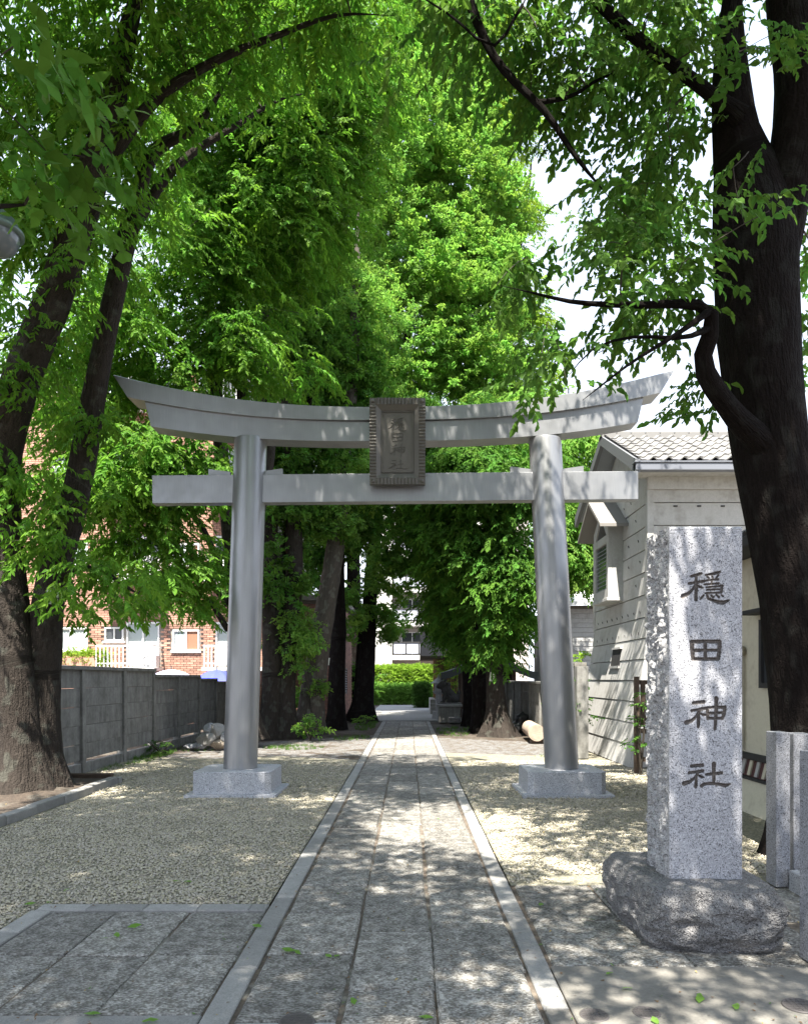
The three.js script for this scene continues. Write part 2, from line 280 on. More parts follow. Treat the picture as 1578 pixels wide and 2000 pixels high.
// loose pebbles where they can be told apart from the mass
{
  const ico = [0, 1, 2].map((k) => { const g = new THREE.IcosahedronGeometry(1, 0), p = g.attributes.position; for (let i = 0; i < p.count; i++) { const x = p.getX(i), y = p.getY(i), z = p.getZ(i), f = 1 + 0.35 * N3(x * 1.7 + k * 9, y * 1.7, z * 1.7); p.setXYZ(i, x * f * 1.15, y * f * 0.7, z * f); } g.computeVertexNormals(); return g; });
  const zones = [[-4.22, -0.97, -5.12, -10, 1], [-5.3, -0.97, -10, -13.8, 0.35], [-4.6, -2.54, -3.6, -5.1, 1], [0.78, 3.3, -5.65, -9.6, 1], [0.78, 3.9, -9.6, -14, 0.35]], mats = [[], [], []], m = new THREE.Matrix4(), q = new THREE.Quaternion(), e = new THREE.Euler();
  for (const [x0, x1, z0, z1, k] of zones) { const n = Math.round(Math.abs((x1 - x0) * (z1 - z0)) * 3400 * k); for (let i = 0; i < n; i++) {
    const x = R(x0, x1), z = R(z0, z1), d = -z, s = R(0.005, 0.0108) * (k < 1 ? 1.4 : 1), clump = fbm(x * 2.2, 3, z * 2.2);
    if (rnd() < 0.35 - clump * 1.4 - 0.2) continue;
    if (x > 1.1 && d < 5.9) continue;
    q.setFromEuler(e.set(R(-0.6, 0.6), R(0, 6.28), R(-0.6, 0.6)));
    mats[i % 3].push([m.compose(V(x, -0.008 + s * 0.25 + 0.008 * (clump + 0.2), z), q, V(s, s, s)).clone(), R(0.72, 1.15), rnd()]);
  } }
  const pm = std({ color: lin(1, 1, 1), roughness: 0.85 });
  mats.forEach((list, k) => { const o = new THREE.InstancedMesh(ico[k], pm, list.length), c = new THREE.Color(); list.forEach(([a, v, w], i) => { o.setMatrixAt(i, a); o.setColorAt(i, c.setRGB(0.375 * v, 0.345 * v, 0.265 * v * (0.9 + 0.25 * w))); }); o.name = numbered('gravel'); o.userData.kind = 'stuff'; scene.add(o); });
}
// the stone path: three files of slabs between kerbs
{
  const path = structure('path');
  mesh('mortar_bed', [box(-0.95, 0.76, -0.2, -0.016, -27, -2.4)], M.mortar, path);
  const files = [[-0.80, -0.31], [-0.31, 0.135], [0.135, 0.62]];
  const ends = [[3.36, 4.18, 4.92, 5.58, 6.38, 7.15], [2.9, 3.7, 4.55, 5.4, 6.2, 7.0], [2.8, 3.95, 4.72, 5.42, 6.1, 6.95]];
  files.forEach(([x0, x1], f) => {
    let z = ends[f][0], k = 1;
    if (f === 0) mesh('paving_slab', slab(x0 + 0.02, x1 - 0.02, -3.35, -2.5, 0, 0.08), pick(cutTones), path);
    while (z < 26.8) { const z2 = Math.min(26.9, k < ends[f].length ? ends[f][k] : z + R(0.62, 0.98)); k++;
      mesh('paving_slab', slab(x0 + R(0.004, 0.014), x1 - R(0.004, 0.014), -z2 + R(0.004, 0.009), -z - R(0.004, 0.009), R(-0.009, 0.006), 0.09, 0.010, 0.012), pick(slabTones), path); z = z2; }
  });
  for (const [x0, x1, zs] of [[-0.945, -0.815, 2.6], [0.635, 0.755, 3.5]]) for (let z = zs; z < 26.9;) { const z2 = Math.min(27, z + R(0.55, 0.8)); mesh('kerb_stone', slab(x0, x1, -z2 + 0.003, -z - 0.003, 0.001 + R(-0.003, 0.003), 0.1, 0.003, 0.006), pick(cutTones), path); z = z2; }
}
// the paved crossing on the left
{
  const p = structure('pavement');
  mesh('mortar_bed', [box(-2.52, -0.952, -0.2, -0.018, -5.12, -2.4)], M.mortar, p);
  for (const [x0, x1] of [[-2.37, -1.94], [-1.94, -1.455], [-1.455, -0.955]]) for (const [a, b] of [[3.44, 4.18], [4.18, 4.95]]) mesh('paving_slab', slab(x0 + 0.006, x1 - 0.006, -b + 0.006, -a - 0.006, R(-0.012, -0.002), 0.09, 0.006, 0.008), pick(slabTones), p);
  for (let x = -2.5; x < -0.97;) { const x2 = Math.min(-0.955, x + R(0.3, 0.5)); mesh('kerb_stone', slab(x + 0.002, x2 - 0.002, -5.1, -4.965, 0.002, 0.1, 0.003, 0.005), pick(cutTones), p); x = x2; }
  for (let z = 2.5; z < 4.95;) { const z2 = Math.min(4.96, z + R(0.55, 0.7)); mesh('kerb_stone', slab(-2.52, -2.38, -z2 + 0.003, -z - 0.003, 0.002, 0.1, 0.003, 0.005), pick(cutTones), p); z = z2; }
  for (const [x0, x1] of [[-2.37, -1.6], [-1.6, -0.955]]) mesh('paving_slab', slab(x0, x1, -3.43, -2.5, -0.004, 0.09, 0.004, 0.006), cutTones[0], p);
}
// the apron round the stone monument on the right
{
  const p = structure('apron');
  mesh('mortar_bed', [box(0.758, 3.2, -0.2, -0.02, -5.62, -3.9)], M.mortar, p);
  for (const [x0, x1, a, b] of [[0.79, 1.55, 4.02, 4.78], [0.79, 1.36, 4.79, 5.6], [1.56, 2.4, 4.02, 4.78], [1.37, 2.2, 4.79, 5.6], [2.21, 3.1, 4.79, 5.6]]) mesh('paving_slab', slab(x0, x1, -b, -a, R(-0.01, -0.002), 0.09, 0.012, 0.012), pick(slabTones), p);
  mesh('concrete_slab', [slab(0.64, 0.756, -3.49, -2.2, -0.006, 0.2, 0.003, 0.006)], M.concrete, p); mesh('concrete_slab', [slab(0.762, 4.2, -4.0, -2.2, -0.003, 0.2, 0.002, 0.006)], M.concrete, p);
}
// the pale forecourt at the end of the path
{ const p = structure('forecourt'); mesh('paving', [slab(-1.7, 2.3, -44, -27.02, 0, 0.15)], M.cut, p); mesh('paving', [slab(1.15, 4.2, -31, -27.6, 0.03, 0.15)], M.concrete, p); }
// three small covers in the concrete and one in the path
{
  const spots = [[1160, 1984, 0.062], [1262, 1979, 0.058], [1562, 1965, 0.075], [580, 1996, 0.075]], labels = ['round iron cover in the concrete just right of the path kerb', 'round iron cover in the concrete in front of the rough boulder', 'round iron cover at the foot of the granite fence post', 'round iron cover set in the path at its near end'];
  spots.forEach(([px, py, r], i) => {
    const p = G(px, py), t = thing('manhole_cover', labels[i], 'manhole cover', [p.x, 0.001, p.z], 'small iron covers in the ground');
    const ring = new THREE.TorusGeometry(r, 0.007, 6, 28); ring.rotateX(Math.PI / 2); mesh('rim', ring, M.iron, t);
    const disc = new THREE.CylinderGeometry(r, r, 0.008, 28); mesh('lid', [disc, ...[-0.5, -0.17, 0.17, 0.5].flatMap((k) => { const w = Math.sqrt(1 - k * k) * r * 0.9; return [box(-w, w, 0.003, 0.0065, k * r - 0.003, k * r + 0.003), box(k * r - 0.003, k * r + 0.003, 0.003, 0.006, -w, w)]; })], M.iron, t);
  });
}
// kerbs round the tree bed on the left
{
  const t = thing('bed_kerb', 'low stone kerb along the dark soil bed at the left tree', 'kerb', [0, 0, 0]);
  for (let z = 5.6; z < 11.0;) { const z2 = Math.min(11.1, z + R(0.6, 0.95)); mesh('kerb_stone', box(-4.42 + R(-0.01, 0.01), -4.28 + R(-0.01, 0.01), -0.08, 0.09 + R(-0.01, 0.01), -z2 + 0.004, -z - 0.004, 0.015), cutTones[Math.floor(rnd() * 2)], t); z = z2; }
  const u = thing('timber_edging', 'dark timber edging on the far side of the tree bed by the block fence', 'edging', [-5.0, -0.05, -11.5]);
  mesh('beam', box(-0.55, 0.42, 0, 0.13, -0.06, 0.06, 0.015), M.brownWood, u);
}

// ---------------------------------------------------------------- the gate
{
  const t = thing('torii_gate', 'grey metal shrine gate with curved lintel spanning the stone path', 'shrine gate', [-0.1, 0, -10.2]);
  const D = 10.2, Z = 0, L = (x) => x + 0.1;
  const bases = [[-2.327, 0], [2.085, 1]];
  for (const [cx, s] of bases) {
    const oct = (w, d, ch) => new THREE.Shape([[-w + ch, -d], [w - ch, -d], [w, -d + ch], [w, d - ch], [w - ch, d], [-w + ch, d], [-w, d - ch], [-w, -d + ch]].map(([x, y]) => new THREE.Vector2(x, y)));
    const ex = (w, d, ch, h, y, bv) => { const g = new THREE.ExtrudeGeometry(oct(w - bv, d - bv, ch), { depth: h - 2 * bv, bevelEnabled: true, bevelSize: bv, bevelThickness: bv, bevelSegments: 1 }); g.rotateX(-Math.PI / 2); g.translate(L(cx), y + bv, 0); return metric(g, rnd(), rnd()); };
    const b = mesh('pedestal', [ex(0.515, 0.47, 0.07, 0.29, 0.03, 0.006)], M.graniteNew, t);
    for (const [a, c] of [[-1, -1], [-1, 1], [1, -1], [1, 1]]) mesh('plinth_stone', box(L(cx) + (a < 0 ? -0.595 : 0.004) - (a < 0 ? 0 : 0.002), L(cx) + (a < 0 ? -0.002 : 0.597), -0.02, 0.033, c < 0 ? -0.55 : 0.002, c < 0 ? -0.002 : 0.55, 0.006), M.graniteNew, b);
  }
  // leaning pillars, slightly tapered
  for (const [x0, x1] of [[-2.307, -2.165], [2.10, 1.868]]) {
    const prof = [[0, 0.322], [0.229, 0.322], [0.229, 0.34], [0.2275, 1.5], [0.225, 3.2], [0.22, 4.80], [0.214, 4.83], [0, 4.83]].map(([r, y]) => new THREE.Vector2(r, y));
    const g = new THREE.LatheGeometry(prof, 56), p = g.attributes.position, uv = g.attributes.uv; for (let i = 0; i < p.count; i++) { const y = p.getY(i); uv.setXY(i, uv.getX(i) * 1.43, y * 0.5); p.setX(i, p.getX(i) + L(lerp(x0, x1, (y - 0.33) / 4.55))); }
    mesh('pillar', toCreasedNormals(g, 0.6), M.metal, t);
  }
  const tilt = (g) => { g.rotateZ(0.0085); return metric(g, rnd() * 2, rnd() * 2); };
  // the tie beam: a middle piece and two stubs, stopping at the pillars
  const tie = (x0, x1) => { const g = new RoundedBoxGeometry(x1 - x0, 0.385, 0.17, 1, 0.006); g.translate((x0 + x1) / 2 + 0.1, 4.155, 0); return tilt(g); };
  mesh('tie_beam', [tie(-3.455, -2.31), tie(-2.07, 1.82), tie(2.02, 3.16)], M.metal, t);
  const wedge = (x, dir) => { const s = new THREE.Shape([[0, 0], [0.30, 0], [0.30, 0.09], [0, 0.05]].map(([a, b]) => new THREE.Vector2(a * dir, b))), g = new THREE.ExtrudeGeometry(s, { depth: 0.07, bevelEnabled: false }); g.translate(x + 0.1, 4.349, -0.035); return tilt(g); };
  for (const [x, d] of [[-1.99, 1], [-2.40, -1], [1.73, -1], [2.13, 1]]) mesh('wedge', wedge(x, d), M.metal, t);
  // curved lintels: height of the curve at distance u (0..1) from the middle
  const rise = (u) => 0.45 * Math.pow(u, 2.7);
  const lintel = (half, slant, h0, h1, thick, grow, depth, crown) => {
    const n = 56, sec = crown ? [[0, 0.5], [0, -0.5], [1, -0.5], [1.04, -0.47], [1.22, 0], [1.04, 0.47], [1, 0.5]] : [[0, 0.5], [0, -0.5], [1, -0.5], [1, 0.5]], pos = [], pt = (i, k) => {
      const s = -1 + 2 * i / n, u = Math.abs(s), th = thick + grow * Math.pow(u, 2.2), [yy, zz] = sec[k % sec.length], y = h0 + h1 * Math.pow(u, 2.7) + yy * th;
      return [-0.05 + s * (half + slant * (y - h0)) , y, zz * depth]; };
    for (let i = 0; i < n; i++) for (let k = 0; k < sec.length; k++) { const a = pt(i, k), b = pt(i + 1, k), c = pt(i + 1, k + 1), d = pt(i, k + 1); pos.push(...a, ...c, ...b, ...a, ...d, ...c); }
    for (const i of [0, n]) for (let k = 1; k < sec.length - 1; k++) { const a = pt(i, 0), b = pt(i, k), c = pt(i, k + 1); if (i) pos.push(...a, ...c, ...b); else pos.push(...a, ...b, ...c); }
    const g = new THREE.BufferGeometry(); g.setAttribute('position', new THREE.Float32BufferAttribute(pos, 3)); g.computeVertexNormals(); return toCreasedNormals(tilt(g), 0.3);
  };
  mesh('upper_lintel', lintel(3.38, 0.62, 5.035, 0.335, 0.172, 0.125, 0.40, true), M.metal, t);
  mesh('lower_lintel', lintel(3.235, 0.24, 4.765, 0.225, 0.262, 0.095, 0.31, false), M.metal, t);
  // the name plaque, tipped slightly forward
  const q = new THREE.Group(); q.name = 'plaque'; q.position.set(-0.048, 4.145, 0.235); q.rotation.x = 0.05; t.add(q);
  const w = 0.37, h = 1.135, fw = 0.085;
  const boxes = [box(-w, w, 0, h, -0.05, -0.005, 0.004)];
  mesh('backing', boxes, M.bronze, q);
  const fr = []; for (const [a, b, c, d] of [[-w, -w + fw, 0, h], [w - fw, w, 0, h], [-w + fw, w - fw, h - fw, h], [-w + fw, w - fw, 0, fw]]) fr.push(box(a, b, c, d, -0.002, 0.045, 0.004));
  const bev = (x0, x1, y0, y1, s) => { // sloping inner frame
    const o = [[x0, y0], [x1, y0], [x1, y1], [x0, y1]], i = [[x0 + s, y0 + s], [x1 - s, y0 + s], [x1 - s, y1 - s], [x0 + s, y1 - s]], pos = []; for (let k = 0; k < 4; k++) { const l = (k + 1) % 4, A = [...o[k], 0.05], B = [...o[l], 0.05], C = [...i[l], 0.0], E = [...i[k], 0.0]; pos.push(...A, ...B, ...C, ...A, ...C, ...E); }
    const g = new THREE.BufferGeometry(); g.setAttribute('position', new THREE.Float32BufferAttribute(pos, 3)); g.computeVertexNormals(); return metric(g); };
  fr.push(bev(-w + fw, w - fw, fw, h - fw, 0.075));
  mesh('frame', fr, M.bronze, q);
  const ribs = []; for (let k = 0; k < 22; k++) { const y = fw + 0.03 + k * (h - 2 * fw - 0.06) / 21; for (const s of [-1, 1]) ribs.push(bar(V(s * (w - fw), y, 0.045), V(s * (w + 0.001), y, 0.045), 0.0155, 6)); }
  for (let k = 0; k < 12; k++) { const x = -w + fw + 0.03 + k * (2 * w - 2 * fw - 0.06) / 11; for (const y of [[0, fw], [h - fw, h]]) ribs.push(bar(V(x, y[0], 0.045), V(x, y[1], 0.045), 0.018, 6)); }
  mesh('fluting', ribs, M.bronze, q);
  const pr = [box(-0.215, 0.215, 0.165, 0.175, -0.004, 0.012), box(-0.215, 0.215, h - 0.175, h - 0.165, -0.004, 0.012), box(-0.215, -0.205, 0.165, h - 0.165, -0.004, 0.012), box(0.205, 0.215, 0.165, h - 0.165, -0.004, 0.012)];
  mesh('beading', pr, M.bronze, q);
  for (const [x, y] of [[-1, 0], [1, 0], [-1, 1], [1, 1]]) { const g = new THREE.SphereGeometry(0.026, 12, 8); g.translate(x * (w - fw / 2), fw / 2 + y * (h - fw), 0.048); mesh('boss', g, M.bronze, q); }
  globalThis.__plaque = q;
}

// ---------------------------------------------------------------- characters: strokes as [points..., half-widths] in the units of a 500-wide stone face
const GLYPHS = [
  [ // 穩
    [[395, 436], [430, 428], [462, 418], 8, 9, 8], [[378, 486], [430, 478], [480, 470], 8, 8, 9], [[428, 432], [428, 520], [426, 596], 9, 10, 10], [[424, 492], [400, 530], [372, 556], [337, 574], 7, 8, 10, 13], [[434, 496], [452, 508], [472, 516], 6, 8, 6],
    [[492, 428], [540, 420], [588, 408], 6, 8, 8], [[505, 440], [518, 452], 6, 5], [[537, 436], [542, 450], 6, 5], [[580, 428], [564, 450], 7, 5],
    [[492, 466], [535, 461], [578, 457], 6, 6, 7], [[534, 461], [534, 488], 6, 6], [[484, 492], [535, 489], [582, 485], 6, 6, 7],
    [[498, 512], [545, 508], [600, 502], 6, 6, 7], [[606, 500], [600, 545], 8, 8], [[500, 530], [598, 524], 6, 6], [[492, 552], [600, 547], 6, 6],
    [[478, 566], [466, 582], [456, 592], 6, 7, 6], [[502, 562], [512, 590], [560, 608], [610, 618], [652, 600], 7, 8, 9, 12, 6], [[530, 566], [546, 580], 6, 7], [[566, 562], [584, 580], 6, 7], [[600, 564], [612, 574], 5, 6]],
  [ // 田
    [[398, 886], [400, 940], [408, 1004], 12, 11, 11], [[398, 886], [490, 883], [588, 886], 11, 10, 12], [[588, 886], [586, 950], [578, 1004], 12, 11, 11], [[408, 1005], [490, 1003], [577, 1005], 10, 10, 10], [[404, 945], [490, 944], [580, 943], 9, 9, 9], [[490, 888], [490, 1000], 10, 10]],
  [ // 神
    [[410, 1306], [444, 1302], [480, 1298], 10, 10, 11], [[396, 1358], [444, 1350], [492, 1342], 8, 8, 10], [[452, 1360], [428, 1398], [396, 1428], [360, 1440], 8, 8, 10, 13], [[443, 1372], [443, 1420], [442, 1470], 9, 10, 9], [[456, 1378], [476, 1386], [494, 1388], 6, 8, 6],
    [[505, 1338], [506, 1372], [508, 1412], 9, 9, 9], [[505, 1338], [565, 1334], [624, 1336], 8, 8, 10], [[624, 1336], [620, 1376], [606, 1414], 11, 10, 8], [[508, 1412], [606, 1410], 8, 8], [[508, 1376], [616, 1372], 8, 8], [[566, 1274], [564, 1380], [557, 1484], 12, 10, 9]],
  [ // 社
    [[394, 1738], [432, 1734], [472, 1732], 9, 9, 10], [[380, 1784], [425, 1778], [472, 1772], 8, 8, 10], [[440, 1786], [416, 1820], [384, 1846], [344, 1858], 8, 8, 10, 13], [[430, 1800], [428, 1840], [425, 1882], 8, 9, 9], [[440, 1800], [458, 1810], [478, 1816], 6, 8, 6],
    [[498, 1796], [550, 1791], [602, 1786], 8, 8, 10], [[549, 1722], [549, 1790], [548, 1858], 12, 10, 9], [[464, 1874], [484, 1862], [520, 1858], 10, 9, 9], [[520, 1858], [580, 1862], [626, 1872], [662, 1862], 9, 9, 11, 5]]];
function strokeDepth(x, y, strokes) {                     // >0 inside a stroke: how far from its edge
  let best = -99;
  for (const s of strokes) { const n = s.filter(Array.isArray).length;
    for (let i = 0; i + 1 < n; i++) { const [ax, ay] = s[i], [bx, by] = s[i + 1], dx = bx - ax, dy = by - ay, t = clamp(((x - ax) * dx + (y - ay) * dy) / (dx * dx + dy * dy), 0, 1), d = 1.32 * lerp(s[n + i], s[n + i + 1], t) - Math.hypot(x - ax - dx * t, y - ay - dy * t); if (d > best) best = d; } }
  return best;
}
const glyphBox = GLYPHS.map((g) => { let b = [1e9, 1e9, -1e9, -1e9]; for (const s of g) for (const p of s) if (Array.isArray(p)) b = [Math.min(b[0], p[0] - 16), Math.min(b[1], p[1] - 16), Math.max(b[2], p[0] + 16), Math.max(b[3], p[1] + 16)]; return b; });
function lettering(x, y) { let d = -99; for (let k = 0; k < 4; k++) { const b = glyphBox[k]; if (x > b[0] && x < b[2] && y > b[1] && y < b[3]) d = Math.max(d, strokeDepth(x, y, GLYPHS[k])); } return d; }
{ // on the gate's plaque, cast in relief, the same words in a lighter hand
  const q = globalThis.__plaque; delete globalThis.__plaque;
  const X = (x) => (x - 495) / 500 * 0.38, Y = (y) => { const k = y < 750 ? 0 : y < 1150 ? 1 : y < 1600 ? 2 : 3, c = [515, 945, 1378, 1802][k]; return [0.80, 0.635, 0.465, 0.27][k] - (y - c) / 500 * 0.40; };
  const parts = []; for (const gl of GLYPHS) for (const s of gl) { const n = s.filter(Array.isArray).length; for (let i = 0; i + 1 < n; i++) parts.push(bar(V(X(s[i][0]), Y(s[i][1]), -0.002), V(X(s[i + 1][0]), Y(s[i + 1][1]), -0.002), 0.0048, 5)); }
  mesh('lettering', parts, std({ color: lin(0.1, 0.093, 0.083), roughness: 0.5, metalness: 0.35 }), q);
}

// ---------------------------------------------------------------- the inscribed stone
{
  const x0 = 1.562, W = 0.437, zf = -4.45, dep = 0.41, y0 = 0.345, H = 2.115;
  const t = thing('stone_monument', 'tall granite pillar carved with four dark characters, standing on a rough boulder', 'stone monument', [1.78, 0, -4.65]);
  const lx = (x) => x - 1.78, lz = (z) => z + 4.65;
  // front face: a chamfered panel with lines along its edges and carved characters; 500 units across
  const nu = 146, nv = 700;
  const front = grid(nu, nv, (u, v) => {
    const X = 245 + u * 500, Yc = 2000 + 450 - v * 2420 + 0, x = x0 + u * W, y = y0 + v * H;   // Yc runs down the stone
    const ys = 95 + (y0 + H - y) / W * 500, ed = lettering(X, ys), depth = ed > 0 ? 0.011 * clamp(ed / 8, 0, 1) : 0;
    const gl = (c, w) => Math.max(0, 1 - Math.abs(X - c) / w), top = Math.max(0, 1 - Math.abs(ys - 122) / 4), line = Math.max(gl(258, 4), gl(268, 3.5), gl(737, 3.5), top * (X > 256 && X < 740 ? 1 : 0));
    const edge = 0.006 * Math.pow(clamp(1 - Math.min(u, 1 - u) / 0.018, 0, 1), 2) + 0.01 * Math.pow(clamp(1 - (1 - v) / 0.006, 0, 1), 2), z = zf - depth - line * 0.003 - edge + 0.0009 * N3(x * 90, y * 90, 1);
    const k = ed > 0.5 ? 1 : 0, n = 0.85 + 0.3 * N3(x * 60, y * 60, 4), a = k ? [0.24 * n, 0.2 * n, 0.17 * n] : [1, 1, 1];
    return [lx(x), y, lz(z), ...a, x, y];
  });
  mesh('carved_face', front, M.stele, t);
  // split left side: hammered rough, smooth near the front edge
  const rough = (u, v, s) => { const y = y0 + v * H, z = zf - u * dep, e = sst(u, 0.0, 0.16) * sst(1 - u, 0, 0.08), a = 1 - Math.abs(fbm(z * 5 + s, y * 3.2, s, 4)) * 2.2, c = fbm(z * 26, y * 20, s + 3, 3); return e * (0.046 * a - 0.028 + 0.034 * c + 0.016 * fbm(z * 60, y * 50, s, 2)); };
  const left = grid(70, 360, (u, v) => { const y = y0 + v * H, z = zf - 0.006 - (1 - u) * dep; return [lx(x0 + 0.001 - rough(1 - u, v, 2) - 0.012 * (1 - u) * 0), y, lz(z), 0.92, 0.9, 0.84, z, y]; });
  const right = grid(24, 120, (u, v) => { const y = y0 + v * H, z = zf - 0.006 - u * dep; return [lx(x0 + W - 0.001 + rough(u, v, 7)), y, lz(z), 0.9, 0.88, 0.84, z, y]; });
  const back = grid(16, 60, (u, v) => { const y = y0 + v * H, x = x0 + W - u * W; return [lx(x), y, lz(zf - 0.006 - dep), 0.9, 0.88, 0.84, x, y]; });
  const top = grid(40, 40, (u, v) => { const x = x0 + u * W, z = zf - 0.006 - v * dep, e = Math.min(u, 1 - u, v, 1 - v); return [lx(x), y0 + H - 0.006 + sst(e, 0, 0.1) * (0.012 + 0.016 * fbm(x * 14, z * 14, 3)), lz(z), 0.85, 0.86, 0.78, x, z]; });
  const side = [left, right, back, top];
  mesh('shaft', side, M.stele, t);
  // the boulder: dressed level on top, split faces below
  const rk = [], n = 90, cx = 1.70, cz = -4.73;
  const shape = (nx, ny, nz) => { // direction on a unit cube -> point
    const a = Math.atan2(nz, nx), sup = Math.pow(Math.pow(Math.abs(Math.cos(a)), 5) + Math.pow(Math.abs(Math.sin(a)), 5), -1 / 5);
    return [a, sup];
  };
  const ring = (a, v) => { // v 0 ground .. 1 shoulder
    const c = Math.cos(a), s = Math.sin(a), sup = Math.pow(Math.pow(Math.abs(c), 6) + Math.pow(Math.abs(s), 6), -1 / 6);
    const bulge = 1 + 0.05 * Math.sin(v * 2.6) - 0.07 * Math.pow(v, 3) - 0.07 * Math.pow(1 - v, 3);
    let x = c * sup * (c < 0 ? 0.335 : 0.445) * bulge, z = s * sup * 0.50 * bulge; if (s > 0) z *= 1 + 0.10 * sst(c, -0.6, 0.5);
    if (c < -0.1 && s > 0.2) { x *= 0.93; }
    const y = v * 0.335, r = 1 - Math.abs(fbm(x * 2.6 + 3, y * 4.5, z * 2.6, 4)) * 2.4, cr = fbm(x * 12, y * 14, z * 12 + 4, 3), k = 0.10 * r - 0.035 + 0.055 * cr + 0.10 * Math.max(0, N3(x * 5, y * 7, z * 5)) * N3(x * 17, y * 15, z * 17), m = sst(v, -0.1, 0.15) * (1 - 0.75 * sst(v, 0.75, 1));
    return [x * (1 + k * m * 1.3), y - 0.02 * (1 - v), z * (1 + k * m * 1.3)];
  };
  rk.push(grid(260, 60, (u, v) => { const p = ring(-u * Math.PI * 2, v); return [p[0] + cx - 1.78, p[1], p[2] + cz + 4.65, 1, 1, 1, u * 3.4, v * 0.4]; }));
  rk.push(grid(260, 26, (u, v) => { const p = ring(-u * Math.PI * 2, 1), k = 1 - v, h = 0.335 + 0.012 * Math.sin(Math.min(1, v * 4) * 1.57) + 0.02 * fbm(p[0] * k * 6, p[2] * k * 6, 8) * sst(v, 0, 0.2) * sst(k, 0.0, 0.6); return [p[0] * k + cx - 1.78, h, p[2] * k + cz + 4.65, 1, 1, 1, p[0] * k, p[2] * k]; }));
  mesh('boulder', rk, M.rock, t);
}

// ---------------------------------------------------------------- granite fence posts at the right edge
{
  const row = [[2.175, -3.98, 1.15, 'nearest granite fence post, cut by the right edge of the picture'], [2.72, -5.5, 1.15, 'granite fence post with a narrow dark side, closest to the carved stone'], [2.91, -5.62, 1.13, 'granite fence post standing in front of the cherry trunk']];
  const postM = std({ map: T.granite, color: lin(0.62, 0.63, 0.66), bumpMap: T.graniteBump, bumpScale: 0.0015, roughness: 0.7 });
  row.forEach(([x, z, h, label], i) => {
    const t = thing('granite_post', label, 'stone post', [x, 0, z], 'granite fence posts at the right edge');
    const w = i === 1 ? 0.105 : 0.16;
    mesh('shaft', box(0, w, 0.0, h, -0.16, 0, 0.008, 2), postM, t);
  });
  const s = thing('stone_footing', 'low stone footing between the granite fence posts', 'footing', [2.9, 0, -5.4]);
  mesh('block', box(-0.1, 0.6, -0.05, 0.14, -0.08, 0.12, 0.012), M.granite, s);
}

